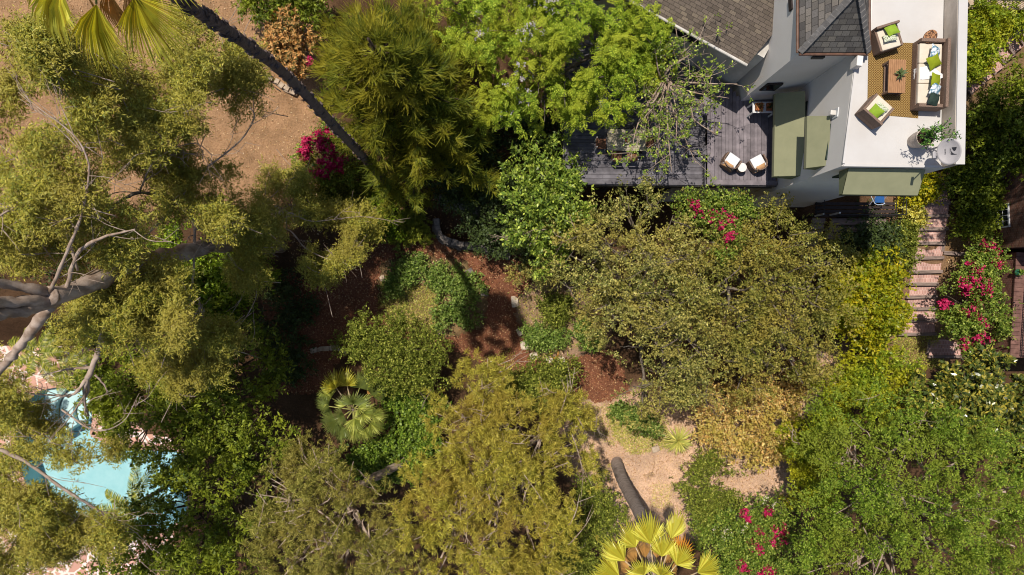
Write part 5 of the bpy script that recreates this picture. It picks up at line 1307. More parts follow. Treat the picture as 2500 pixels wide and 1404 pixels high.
def stone_wall(name, label, px_pts, h, mat='stone_grey', courses=4, seed=1, w_=.3):
    pts = smoothpath([G(a_, b_) for a_, b_ in px_pts], 8); r_ = random.Random(seed); o = thing(name, label, 'stone wall', pts[0]); mb = MB()
    for c_ in range(courses):
        i = 0; acc = r_.uniform(0, .2); tot = 0
        for a_, b_ in zip(pts, pts[1:]):
            d_ = b_ - a_; L_ = d_.length; s_ = acc
            while s_ < L_:
                l_ = r_.uniform(.22, .42); p_ = a_ + d_ * (s_ / max(L_, 1e-6)); z_ = gzp(p_.x, p_.y) + (c_ + .5) * h / courses
                n_v = Vector((-d_.y, d_.x, 0)).normalized() * (c_ * .035)
                mb.box(p_.x + n_v.x + r_.uniform(-.03, .03), p_.y + n_v.y + r_.uniform(-.03, .03), z_, l_ * .94, w_ * r_.uniform(.8, 1.15), h / courses * .92, rz=math.atan2(d_.y, d_.x) + r_.uniform(-.12, .12), bev=.025, ry=r_.uniform(-.05, .05)); s_ += l_
            acc = s_ - L_
    mb.build('stonework', MAT[mat], o); return o
stone_wall('dry_stone_wall', 'curved dry stacked grey stone wall holding the shaded bed above the path', [(1064, 540), (1066, 565), (1082, 588), (1115, 602), (1150, 605), (1180, 612), (1215, 620), (1240, 628)], .75, courses=5, seed=3)
stone_wall('dry_stone_wall', 'short straight run of stacked grey stone up in the shade behind the curved wall', [(1078, 492), (1100, 503), (1130, 512), (1170, 520)], .55, courses=4, seed=4)
#stone_wall('stone_border', 'low half round stone border in the dark corner of the mulch', [(672, 770), (690, 800), (720, 818), (760, 824), (795, 808), (808, 775), (803, 752)], .22, courses=2, seed=5, w_=.2)
stone_wall('stone_border', 'short broken stone border beside the fan palm', [(760, 858), (790, 852), (825, 850), (850, 860)], .2, mat='stone_pale', courses=2, seed=6, w_=.24)
stone_wall('dry_stone_wall', 'rubble stone bank on the bare slope beside the leaning palm trunk', [(655, 190), (680, 205), (705, 222), (730, 232)], .3, mat='stone_pale', courses=2, seed=8, w_=.25)
g = G(1352, 862); mb = MB()
for k in range(5): mb.tube([(g.x + (.20 + .012 * k) * math.cos(t) , g.y + (.24 + .01 * k) * math.sin(t), g.z + .03 + .018 * k) for t in np.linspace(0, 2 * PI, 22)], .014, 6)
tag(mb.build('hose_coil', MAT['hose'], None, g), 'coil of yellow garden hose lying between two white stones', 'hose')
g = G(1200, 880); mb = MB(); mb.box(g.x, g.y, g.z + .55, .09, .05, 1.1, bev=.01, rx=-.12); tag(mb.build('marker_stake', MAT['stake_white'], None, g), 'white wooden stake standing at the edge of the path above the pine', 'stake')
g = G(656, 528); mb = MB()
for k in range(3): mb.box(g.x + .1 * k, g.y - .12 * k, g.z + .22 - .02 * k, 1.6, .12, .42, rz=.75, bev=.02)
mb.box(g.x - .5, g.y - .75, g.z + .2, .12, .12, .6); tag(mb.build('timber_retainer', MAT['timber'], None, g), 'grey timber plank retainer under the pale branches at the top of the mulch', 'retaining boards')
g = G(886, 600); mb = MB(); mb.box(g.x, g.y, g.z + .3, .14, .5, .6, bev=.015, rz=.05); tag(mb.build('timber_post', MAT['timber'], None, g), 'short grey timber post at the top edge of the mulch path', 'post')

# ------------------------------------------------------------------ trees, shrubs and palms
species('bunya', fol_rope, dict(n=11, L=.62, Wd=.026), 6.5, 'leaf_bunya', 'bark_dark', flat=1.0, up=.35, bare=0)
species('jac', fol_feather, dict(n=4, L=.40), 4.6, 'leaf_jac', 'bark_grey', flat=.8, up=.45, bare=6, clump=6, cs=.24, smin=.2, smax=.42, spread=.74, holes=.35)
species('laurel', fol_broad, dict(n=8, tl=.30, L=.17, Wd=.075, flatn=.5), 10, 'leaf_laurel', 'bark_pale', flat=.8, bare=14, rr=.02)
species('oak', fol_broad, dict(n=9, tl=.28, L=.092, Wd=.05, flatn=.3), 27, 'leaf_oak', 'bark_grey', flat=.75, bare=60, ln=.9, rr=.022, clump=9, cs=.17, smin=.16, smax=.36, spread=.74, sub=1.3, holes=.4)
species('oakgrey', fol_broad, dict(n=9, tl=.28, L=.092, Wd=.05, flatn=.3), 26, 'leaf_oak_grey', 'bark_grey', flat=.75, bare=90, ln=1.0, rr=.026, clump=9, cs=.17, smin=.16, smax=.36, spread=.74, sub=1.3, holes=.4)
species('citrus', fol_broad, dict(n=8, tl=.30, L=.14, Wd=.07), 22, 'leaf_citrus', 'bark_grey', flat=.75, holes=.3)
species('boug', fol_broad, dict(n=9, tl=.36, L=.10, Wd=.065), 26, 'leaf_boug', 'bark_grey', flat=.7, up=.4, holes=.3)
species('bright', fol_broad, dict(n=9, tl=.30, L=.12, Wd=.065, flatn=.4), 18, 'leaf_bright', 'bark_grey', flat=.65, up=.45, clump=8, cs=.16)
species('magnolia', fol_rosette, dict(n=9, L=.26, Wd=.10, fwd=.6), 13, 'leaf_magnolia', 'bark_grey', flat=.7, up=.5)
species('pom', fol_pom, dict(n=58, R=.26, L=.125, Wd=.046), 2.1, 'leaf_pom', 'bark_pale', flat=.8, up=.55, bare=28, rr=.03, ln=1.1, spread=.78, smin=.16, smax=.34, sub=1.8, clump=2, cs=.32, holes=.45)
species('pine', fol_tuft, dict(n=22, L=.24, Wd=.022, fwd=.9), 14, 'leaf_pine', 'bark_pale', flat=.75, up=.45, bare=70, rr=.026, ln=1.2, sub=1.3, smin=.18, smax=.36, spread=.72, clump=9, cs=.2, holes=.45)
species('pinegrey', fol_tuft, dict(n=20, L=.22, Wd=.022, fwd=.9), 12, 'leaf_pine_grey', 'bark_pale', flat=.7, up=.45, bare=70, rr=.024, ln=1.1, sub=1.3, smin=.18, smax=.36, spread=.72, clump=9, cs=.2, holes=.45)
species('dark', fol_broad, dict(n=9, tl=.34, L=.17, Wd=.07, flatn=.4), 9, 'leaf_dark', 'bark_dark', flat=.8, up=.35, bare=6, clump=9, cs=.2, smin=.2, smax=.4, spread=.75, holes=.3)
species('fresh', fol_broad, dict(n=9, tl=.34, L=.14, Wd=.075), 18, 'leaf_fresh', 'bark_dark', flat=.7, up=.4)
species('shrub', fol_broad, dict(n=9, tl=.28, L=.10, Wd=.055, flatn=.3), 24, 'leaf_shrub', 'bark_grey', flat=.7, bare=3, ln=.6, rr=.015)
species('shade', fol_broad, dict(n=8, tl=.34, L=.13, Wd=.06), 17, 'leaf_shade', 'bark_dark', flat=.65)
species('ivy', fol_broad, dict(n=7, tl=.22, L=.12, Wd=.09, flatn=1.2), 26, 'leaf_ivy', 'bark_dark', flat=.3, up=.8)
species('herb', fol_broad, dict(n=8, tl=.20, L=.11, Wd=.055), 34, 'leaf_herb', 'bark_grey', flat=.4, up=.7)
species('dry', fol_broad, dict(n=8, tl=.30, L=.13, Wd=.07, flatn=.3), 16, 'leaf_dry', 'bark_grey', flat=.6, bare=16, ln=.7, rr=.016)
species('peach', fol_rosette, dict(n=10, L=.19, Wd=.06), 19, 'leaf_peach', 'bark_grey', flat=.75, up=.4)
species('varieg', fol_broad, dict(n=8, tl=.16, L=.09, Wd=.055), 44, 'leaf_varieg', 'bark_grey', flat=.5, up=.7)
species('cedar', fol_tuft, dict(n=18, L=.20, Wd=.03, fwd=1.4), 24, 'leaf_cedar', 'bark_grey', flat=.5, up=.3)
species('spring', fol_broad, dict(n=8, tl=.26, L=.12, Wd=.055), 3.2, 'leaf_laurel', 'bark_pale', flat=.55, bare=0)
species('euc', fol_droop, dict(n=10, tl=.42, L=.15, Wd=.028), 15, 'leaf_euc', 'bark_pale', flat=.55, up=.25, bare=8, rr=.018, ln=.8)

# --- conifer with rope-like sprays
def bunya():
    rng = np.random.default_rng(11); g = G(1035, 330)
    root = thing('conifer_tree', 'tall dark conifer with rope like curved sprays standing between the slope and the bright tree', 'tree', g)
    mb = MB(); limb(mb, [(g.x, g.y, g.z - .3), (g.x, g.y, 5), (g.x, g.y, 14.5)], .32, .05, rng, 10, .05)
    B, A = [], []
    for z in np.arange(2.6, 14.2, .62):
        R = 5.5 * (1 - ((z - 2.6) / 12.6) ** 1.35) * rng.uniform(.8, 1.12); nb = int(9 + rng.integers(0, 5)); a0 = rng.uniform(0, 6.28)
        for k in range(nb):
            az = a0 + 2 * PI * k / nb + rng.normal(0, .12); L = R * rng.uniform(.7, 1.1)
            d = np.array([math.cos(az), math.sin(az), 0]); tip = np.array([g.x, g.y, z]) + d * L + UP * (.12 * L - .35)
            tp = (1250 + tip[0] * F / (HC - tip[2]), 702 - tip[1] * F / (HC - tip[2]))
            if tp[0] < 715 + max(0, tp[1] - 150) * .62 or tp[0] > 1210 or tp[1] > 520: continue
            p0 = np.array([g.x, g.y, z - .2]); limb(mb, [p0, (p0 + tip) / 2 - UP * .15, tip], .05, .015, rng, 5, .05)
            n = max(3, int(L * 3.3))
            for t in np.linspace(.35, 1.0, n):
                for s in range(2):
                    B.append(p0 + (tip - p0) * t + rng.normal(0, .16, 3)); A.append(nrm(d * .7 + UP * .45 + rng.normal(0, .38, 3)))
    mb.build('trunk', MAT['bark_dark'], root, smooth=True); B = np.array(B); A = np.array(A)
    Lf = Leafs(); fol_rope(rng, Lf, B, A, n=24, L=.50, Wd=.0135); Lf.build('crown', MAT['leaf_bunya'], root)
bunya()

plant('flowering_tree', 'bright green feathery tree with a few lavender flowers beside the timber deck', 'tree', 'jac',
      [(1170, 55, 9, 95), (1280, 70, 10.5, 120), (1400, 60, 10.5, 110), (1510, 95, 10, 105), (1300, 185, 9.5, 85), (1395, 180, 10, 100), (1470, 195, 9.5, 85), (1580, 70, 9.2, 55), (1230, 250, 8, 60), (1320, 255, 8.5, 60), (1120, -20, 9, 90), (1440, -40, 10, 120), (1560, 150, 9, 50), (1410, 255, 8.6, 40)],
      tr=.22, flowers=[('petal_lavender', 500, .07, [(1350, 15, 10, 60), (1320, 40, 10, 40), (1250, 260, 8, 40), (1290, 150, 9, 40), (1290, 235, 8, 40), (1160, 100, 9, 30)])], parts=('trunk', 'crown'), dens=1.0)
plant('laurel_tree', 'broad leaved tree with bright yellow green leaves beside the corner of the lower deck', 'tree', 'laurel',
      [(1330, 395, 6.5, 75), (1285, 470, 6.5, 60), (1350, 480, 6.5, 68), (1370, 545, 6, 52), (1295, 560, 5.5, 52), (1385, 430, 6, 40), (1330, 615, 4.5, 45)], tr=.14)
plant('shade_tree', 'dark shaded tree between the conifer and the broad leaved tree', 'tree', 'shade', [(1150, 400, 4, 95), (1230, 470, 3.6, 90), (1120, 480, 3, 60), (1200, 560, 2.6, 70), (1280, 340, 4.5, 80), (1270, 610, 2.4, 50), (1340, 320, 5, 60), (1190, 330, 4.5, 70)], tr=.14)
plant('grey_shrub', 'grey green young shrub below the broad leaved tree at the edge of the path', 'shrub', 'oakgrey', [(1300, 665, 2.4, 42), (1335, 640, 2.6, 36)], tr=.05, bare=1)
plant('oak_tree', 'wide spreading grey green oak on the side nearer the mulch path', 'tree', 'oakgrey',
      [(1440, 560, 6, 95), (1560, 520, 6.3, 80), (1530, 610, 7, 110), (1640, 600, 7, 100), (1440, 650, 6, 85), (1540, 720, 7, 110), (1640, 720, 7.2, 110), (1490, 790, 5.5, 80), (1590, 830, 6, 85), (1690, 830, 6.2, 95), (1620, 920, 4.5, 85), (1700, 930, 4.8, 65), (1575, 980, 3.4, 50)], tr=.30)
plant('oak_tree', 'wide dense olive oak reaching toward the yellow citrus tree', 'tree', 'oak',
      [(1760, 580, 6.5, 92), (1880, 580, 6.5, 84), (1975, 625, 6, 74), (1760, 680, 7.2, 115), (1880, 680, 7.3, 115), (1990, 700, 6.5, 90), (1790, 800, 6.5, 105), (1900, 800, 6.5, 105), (2000, 790, 5.5, 75), (1830, 890, 5, 80), (1930, 880, 5, 75), (2045, 625, 5, 34), (1990, 870, 4.4, 45)], tr=.30,
      flowers=[])
plant('flowering_vine', 'magenta flowering vine climbing through the top of the oaks below the deck', 'vine', 'boug', [(1740, 530, 7.3, 45), (1700, 510, 6.6, 36), (1790, 520, 7, 40), (1760, 590, 8.0, 34)], tr=.05,
      flowers=[('bract_magenta', 420, .10, [(1745, 520, 8, 26), (1755, 540, 8, 22), (1710, 500, 8, 14), (1790, 545, 8, 16), (1768, 580, 8, 14)])])
plant('citrus_tree', 'rounded yellow leaved citrus tree left of the brick stairs', 'tree', 'citrus', [(2080, 690, 3.6, 60), (2140, 690, 3.6, 60), (2105, 760, 3.8, 75), (2165, 760, 3.2, 46), (2060, 760, 3.2, 50), (2115, 820, 2.8, 45), (2140, 645, 3, 32)], tr=.09)
plant('bougainvillea', 'large bougainvillea full of magenta bracts between the brick stairs and the balcony', 'bush', 'boug',
      [(2395, 640, 3, 44), (2358, 700, 3, 46), (2405, 710, 3.2, 46), (2365, 770, 3.2, 50), (2410, 780, 3, 42), (2370, 825, 2.8, 38), (2405, 610, 2.8, 30), (2330, 735, 2.6, 32), (2318, 785, 2.6, 28), (2405, 825, 2.6, 28)], tr=.06,
      flowers=[('bract_magenta', 1500, .11, [(2360, 665, 3.3, 26), (2375, 700, 3.3, 20), (2340, 690, 3, 14), (2385, 705, 3.3, 14), (2405, 600, 3, 18), (2360, 750, 3.3, 24), (2375, 770, 3.3, 16), (2390, 810, 3, 18), (2335, 715, 3, 14), (2415, 640, 3, 14), (2350, 835, 3, 14), (2300, 740, 3, 10), (2395, 830, 3, 12)])])
plant('creeper', 'bright yellow green creeper mound below the foot of the brick stairs', 'shrub', 'bright', [(2095, 885, 2.4, 62), (2160, 915, 2.4, 62), (2090, 960, 2.6, 62), (2040, 960, 2.2, 50), (2150, 970, 2.8, 55), (2010, 1010, 2, 45)], tr=.05)
plant('green_bush', 'fresh green rounded bush strip beside the dry brown bush', 'shrub', 'bright', [(1985, 1060, 2, 55), (1950, 1110, 1.8, 48), (1950, 1180, 1.8, 52), (1990, 1160, 2.2, 50), (1925, 1075, 1.5, 30)], tr=.05, dens=.9)
plant('magnolia_tree', 'glossy large leaved tree below the shaded brick landing and the balcony', 'tree', 'magnolia', [(2250, 985, 4, 60), (2340, 960, 4.2, 70), (2430, 960, 4.2, 75), (2290, 1010, 4.6, 70), (2400, 1040, 4.6, 80), (2490, 1010, 4.2, 75), (2400, 895, 3.2, 34), (2480, 1100, 4.4, 60)], tr=.12)
plant('pompom_tree', 'large green tree with rounded leaf tufts and forking limbs filling the lower corner', 'tree', 'pom',
      [(2070, 1080, 6, 105), (2190, 1060, 6.8, 110), (2310, 1120, 7, 120), (2430, 1190, 6.5, 110), (2080, 1200, 6.5, 115), (2210, 1200, 7.6, 125), (2340, 1260, 7.4, 120), (2030, 1310, 5.6, 110), (2160, 1330, 6.6, 120), (2300, 1370, 7, 120), (2450, 1320, 6.4, 120), (2060, 1420, 5.6, 110), (2180, 1440, 6.4, 110), (2430, 1440, 6.4, 110)], tr=.26)
plant('dry_bush', 'sprawling dry bush of brown and tan leaves under the oak', 'shrub', 'dry', [(1740, 990, 1.2, 58), (1820, 970, 1.3, 58), (1900, 980, 1.4, 50), (1790, 1060, .9, 60), (1870, 1050, 1, 60), (1930, 940, 1.2, 36), (1740, 1060, .7, 36), (1850, 1110, .4, 34)], tr=.05)
plant('round_shrub', 'dark green rounded shrub standing beside the yucca below the dry bush', 'shrub', 'shrub', [(1730, 1190, .9, 66), (1720, 1250, .8, 52), (1760, 1240, .9, 50), (1730, 1135, .3, 34)], tr=.06)
plant('rose_bush', 'bush with magenta bracts and small white flowers at the lower edge', 'bush', 'boug', [(1800, 1290, 1.6, 70), (1870, 1270, 1.6, 62), (1830, 1360, 1.8, 75), (1900, 1340, 2, 70), (1760, 1350, 1.4, 60), (1920, 1410, 2, 70), (1800, 1430, 1.8, 70), (1740, 1290, .8, 45)], tr=.06,
      flowers=[('bract_magenta', 1700, .11, [(1895, 1290, 2, 18), (1880, 1310, 2, 16), (1850, 1290, 2, 10), (1835, 1320, 2, 16), (1860, 1380, 2, 16), (1840, 1400, 2, 14), (1800, 1370, 2, 10), (1875, 1250, 2, 8), (1815, 1252, 2, 8)]), ('petal_white', 130, .07, [(1790, 1270, 2, 30), (1760, 1290, 2, 20), (1860, 1200, 1, 20), (1770, 1310, 2, 15)])])
plant('pine_tree', 'large olive yellow pine beside the mulch path, the brightest of the pines', 'tree', 'pine',
      [(1130, 1010, 6, 85), (1240, 1030, 7, 105), (1340, 1050, 6.5, 85), (1100, 1120, 7, 100), (1210, 1140, 8.2, 120), (1330, 1150, 7.4, 110), (1090, 1240, 7.4, 105), (1210, 1270, 8.2, 120), (1330, 1270, 7, 95), (1080, 1350, 7, 105), (1200, 1380, 7.6, 115), (1310, 1380, 6.6, 80), (1180, 920, 4.6, 55), (1390, 1010, 5, 45), (1400, 1110, 5.4, 42)], tr=.26)
plant('pine_tree', 'smaller greyer pine left of the leaning brown trunk', 'tree', 'pinegrey',
      [(790, 1150, 5.6, 85), (880, 1240, 6, 90), (760, 1240, 6.4, 100), (680, 1220, 5.6, 65), (700, 1320, 6, 90), (820, 1340, 6.4, 105), (920, 1330, 6, 85), (690, 1410, 6, 85), (830, 1430, 6, 90), (950, 1410, 6, 80), (730, 1130, 5, 45)], tr=.24, base=(1014, 1102), bole=[(985, 1128, .2), (940, 1152, 1.6), (890, 1178, 3.2), (850, 1210, 4.6)])
plant('round_bush', 'dark olive rounded bush in the middle of the garden below the herb bed', 'shrub', 'shrub', [(905, 815, 2, 52), (975, 810, 2.4, 50), (910, 860, 2.4, 58), (1000, 860, 2.8, 66), (1055, 865, 2.4, 42), (970, 915, 2.6, 58), (1045, 915, 2.4, 44), (865, 840, 1.4, 38)], tr=.10)
plant('round_bush', 'compact dark round bush at the path edge touching the white stones', 'shrub', 'shrub', [(1290, 920, 1.4, 52), (1350, 930, 1.5, 55), (1320, 960, 1.4, 50), (1375, 910, 1, 36), (1260, 950, 1, 36)], tr=.07)
plant('ivy_patch', 'green ivy ground cover beside the fan palm', 'ivy', 'ivy', [(1000, 990, .2, 50), (1040, 1010, .3, 45), (990, 1050, .2, 55), (1020, 1090, .1, 50), (960, 960, .2, 36), (940, 1130, 0, 60), (880, 1120, -.2, 50), (1010, 1140, 0, 40)], tr=.03)
plant('small_shrub', 'low green shrub at the top of the herb bed', 'shrub', 'herb', [(1000, 645, .45, 34), (975, 675, .45, 30), (1030, 660, .4, 28), (960, 700, .3, 20)], tr=.02, dens=.6)
plant('small_shrub', 'green herbs in the shaded half of the bed below the stepping stones', 'shrub', 'herb', [(1100, 690, .4, 38), (1070, 680, .4, 24), (1120, 740, .4, 40), (1080, 770, .3, 32), (1150, 700, .4, 26), (1140, 770, .3, 26)], tr=.02, dens=.6)
plant('small_shrub', 'olive green low shrub on the bare bed right of the mulch path', 'shrub', 'shrub', [(1340, 755, .5, 26), (1370, 745, .5, 26), (1355, 775, .4, 18)], tr=.02)
plant('small_shrub', 'light green herbs behind the row of pale stones', 'shrub', 'herb', [(1303, 808, .3, 20), (1330, 825, .3, 20), (1365, 825, .3, 18), (1310, 832, .3, 14), (1420, 800, .3, 18), (1440, 830, .3, 16)], tr=.02, dens=.6)
plant('small_shrub', 'dark green shaded shrubs in the left corner of the mulch', 'shrub', 'shade', [(700, 720, .6, 46), (680, 800, .5, 46), (740, 760, .5, 26), (720, 880, .3, 46), (670, 880, .4, 40)], tr=.02)
plant('small_shrub', 'low green weeds at the foot of the oak beside the small white stone', 'shrub', 'herb', [(1535, 1010, -.3, 16), (1560, 1030, -.3, 18), (1510, 1000, -.3, 12), (1590, 1045, -.3, 14)], tr=.02, dens=.45)
plant('cedar_shrub', 'low yellow green cedar shrub in the shadow of the tall palm trunk', 'shrub', 'cedar', [(1010, 540, 1.0, 30), (1000, 565, .8, 34), (1030, 560, .7, 28), (975, 560, .7, 24)], tr=.04)
plant('leafy_shrub', 'broad leaved green shrub left of the tall palm foot', 'shrub', 'fresh', [(930, 490, 1.6, 34), (945, 545, 1.4, 34), (900, 560, 1.3, 30)], tr=.05, dens=.8)
plant('leafy_shrub', 'dense dark green shrub under the magenta bougainvillea on the slope', 'shrub', 'shrub', [(820, 460, 2, 55), (880, 455, 2, 45), (780, 490, 1.8, 45), (850, 500, 1.8, 40)], tr=.06)
plant('bougainvillea', 'small magenta bougainvillea where the tall palm trunk dips into the conifer', 'bush', 'boug', [(785, 370, 3.4, 44), (815, 405, 3.4, 40), (770, 405, 3.2, 34), (805, 345, 3.2, 32)], tr=.05, dens=.4,
      flowers=[('bract_magenta', 2400, .12, [(780, 350, 3, 26), (800, 380, 3, 30), (830, 400, 3, 26), (765, 385, 3, 18), (800, 415, 3, 26), (810, 330, 3, 12), (760, 350, 3, 10)])])
plant('peach_shrub', 'shrub with dry peach coloured leaves on the slope beside the conifer', 'shrub', 'peach', [(700, 75, 3, 48), (690, 125, 3, 40), (735, 100, 3, 42), (720, 160, 2.6, 36)], tr=.06,
      flowers=[('bract_magenta', 60, .11, [(765, 150, 3, 10)])])
plant('dark_shrub', 'dark leafy shrub at the top edge beside the peach coloured shrub', 'shrub', 'dark', [(650, 5, 3, 45), (705, 10, 3, 45), (760, 20, 3, 40), (680, -40, 3, 50)], tr=.05)
plant('fresh_tree', 'bright green leafy tree under the pale hanging branches', 'tree', 'fresh', [(480, 670, 3.4, 55), (440, 690, 3, 45), (500, 720, 3.2, 55), (560, 640, 3, 50), (600, 610, 2.8, 45), (610, 580, 2.6, 40), (550, 700, 2.6, 45), (640, 660, 2.2, 40), (570, 760, 2.4, 45), (430, 600, 2.6, 40)], tr=.10)
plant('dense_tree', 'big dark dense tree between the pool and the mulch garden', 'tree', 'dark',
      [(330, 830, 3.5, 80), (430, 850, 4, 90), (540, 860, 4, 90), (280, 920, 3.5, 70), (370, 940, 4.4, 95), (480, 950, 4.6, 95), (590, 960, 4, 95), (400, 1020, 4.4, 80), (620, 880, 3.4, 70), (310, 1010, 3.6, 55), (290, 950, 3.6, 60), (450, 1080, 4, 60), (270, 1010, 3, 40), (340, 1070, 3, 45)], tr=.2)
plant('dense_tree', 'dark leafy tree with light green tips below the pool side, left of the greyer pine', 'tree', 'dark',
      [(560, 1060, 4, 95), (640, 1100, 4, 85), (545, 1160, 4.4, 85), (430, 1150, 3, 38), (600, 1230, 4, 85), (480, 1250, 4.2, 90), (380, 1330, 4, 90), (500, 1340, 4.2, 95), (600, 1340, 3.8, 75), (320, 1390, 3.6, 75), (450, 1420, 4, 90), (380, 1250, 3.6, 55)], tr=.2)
plant('olive_shrub', 'olive shrub with bare grey branches left of the thick palm trunk', 'shrub', 'shrub', [(1450, 1220, .9, 50), (1410, 1280, .9, 52), (1470, 1290, .9, 50), (1500, 1260, .4, 32), (1440, 1180, .4, 30)], tr=.06, bare=8)
plant('olive_shrub', 'olive shrub at the lower edge between the pine and the lime palm', 'shrub', 'shrub', [(1370, 1340, 1, 55), (1420, 1370, 1, 50), (1340, 1400, 1, 50), (1420, 1430, 1, 60)], tr=.06, bare=6)
plant('hedge_shrub', 'shaded green shrub behind the black iron railing below the porch', 'shrub', 'shade', [(2100, 560, 2.6, 45), (2140, 590, 2.6, 42), (2095, 610, 2.4, 36), (2140, 550, 2.4, 36)], tr=.06)
plant('hedge_shrub', 'soft green shrub between the iron railing and the brick stairs', 'shrub', 'shrub', [(2195, 590, 1.9, 32), (2190, 625, 1.8, 36), (2170, 650, 1.6, 28), (2215, 560, 1.8, 16)], tr=.04)
plant('shaded_shrub', 'dark shrub in the shade between the brick stairs and the brick house', 'shrub', 'dark', [(2365, 455, 2.6, 36), (2385, 500, 2.6, 34), (2375, 550, 2.2, 32), (2345, 430, 2.8, 30)], tr=.05)
plant('variegated_shrub', 'pale yellow variegated shrub beside the upper brick treads', 'shrub', 'varieg', [(2222, 520, 1.9, 26), (2215, 500, 1.9, 18), (2240, 530, 1.8, 16)], tr=.03)
plant('corner_shrub', 'bright green shrub at the corner of the long awning', 'shrub', 'citrus', [(2258, 450, 2.6, 24), (2262, 470, 2.4, 16), (2225, 485, 2.2, 16)], tr=.03)
plant('garden_shrub', 'sunlit mixed green shrub climbing beside the terrace parapet', 'shrub', 'bright', [(2385, 60, 4.4, 44), (2430, 50, 4.2, 38), (2375, 120, 4.2, 40), (2375, 165, 4, 30), (2410, 85, 4, 28), (2480, 45, 4, 30), (2350, 170, 3.6, 30)], tr=.05, dens=.85)
plant('shaded_shrub', 'dark shaded shrub mass below the pink steps', 'shrub', 'dark', [(2440, 260, 4.6, 60), (2490, 230, 4.8, 60), (2400, 300, 3.8, 50), (2460, 330, 4.4, 60), (2400, 360, 3.6, 50), (2500, 380, 4.2, 60), (2450, 400, 3.8, 50)], tr=.07)
# tall trees just outside the frame: their shade falls on the shrubs and the brick house
plant('tall_tree', 'tall dense tree standing outside the picture beyond the parapet, shading the brick house', 'tree', 'dark', [(2635, -60, 13, 105), (2650, 60, 13, 105), (2655, 170, 13, 100), (2750, -20, 13.5, 120), (2770, 120, 13.5, 120), (2780, 240, 13, 110), (2900, 60, 13, 130), (2900, 210, 13, 130)], tr=.3, dens=.6, base=(2900, -60), bole=[(2860, 0, 8), (2820, 40, 12)])

# --- sparse tree over the deck
def spring_tree():
    rng = np.random.default_rng(21); g = Vector(W(1640, 120, ZL)); root = thing('bare_tree', 'nearly bare tree with pale forking branches and young green leaves over the deck', 'tree', (g.x, g.y, gzp(g.x, g.y)))
    mb = MB(); P = lambda a, b, z: np.array(W(a, b, z))
    hub = P(1625, 200, 9.2); limb(mb, [(g.x, g.y, gzp(g.x, g.y) - .3), (g.x, g.y, 5.5), hub - np.array([0, .3, 1.2]), hub], .10, .06, rng, 8, .05)
    ends = [(1610, 330, 9.6), (1560, 300, 9.6), (1540, 390, 9.4), (1640, 420, 9.2), (1700, 400, 9.2), (1690, 300, 9.8), (1750, 330, 9.4), (1780, 240, 9.8), (1740, 190, 10.2), (1690, 130, 10.6), (1650, 70, 10.8), (1600, 120, 10.2), (1540, 200, 9.8), (1580, 250, 9.8), (1660, 240, 10.2), (1600, 400, 9.2), (1720, 250, 9.8), (1560, 350, 9.4), (1650, 350, 9.4), (1710, 90, 10.6), (1800, 205, 9.8)]
    tips = []
    for e in ends:
        q = P(*e); m = hub * .45 + q * .55 + rng.normal(0, .22, 3); limb(mb, [hub + rng.normal(0, .1, 3), m, q], .04, .012, rng, 6, .05)
        for j in range(8):
            t = rng.uniform(.3, 1); a = (hub * (1 - t) ** 2 + 2 * m * t * (1 - t) + q * t * t); s = rng.normal(0, .42, 3); s[2] *= .4; s += (q - hub) * .12
            limb(mb, [a, a + s * .5 + rng.normal(0, .05, 3), a + s], .012, .005, rng, 4, .03)
            for k in range(3): tips.append(a + s * rng.uniform(.5, 1.05))
            for k in range(2):
                u = rng.normal(0, .22, 3); b0 = a + s * rng.uniform(.3, .9); limb(mb, [b0, b0 + u * .6, b0 + u], .007, .004, rng, 4, .03); tips.append(b0 + u)
    mb.build('trunk', MAT['bark_pale'], root, smooth=True)
    tips = np.array(tips); k = rng.permutation(len(tips))[:int(len(tips) * .8)]; tips = tips[k]
    Lf = Leafs(); fol_broad(rng, Lf, tips, nrm(rng.normal(0, 1, tips.shape) + UP * .3), n=7, tl=.18, L=.105, Wd=.05); Lf.build('crown', MAT['leaf_laurel'], root)
spring_tree()

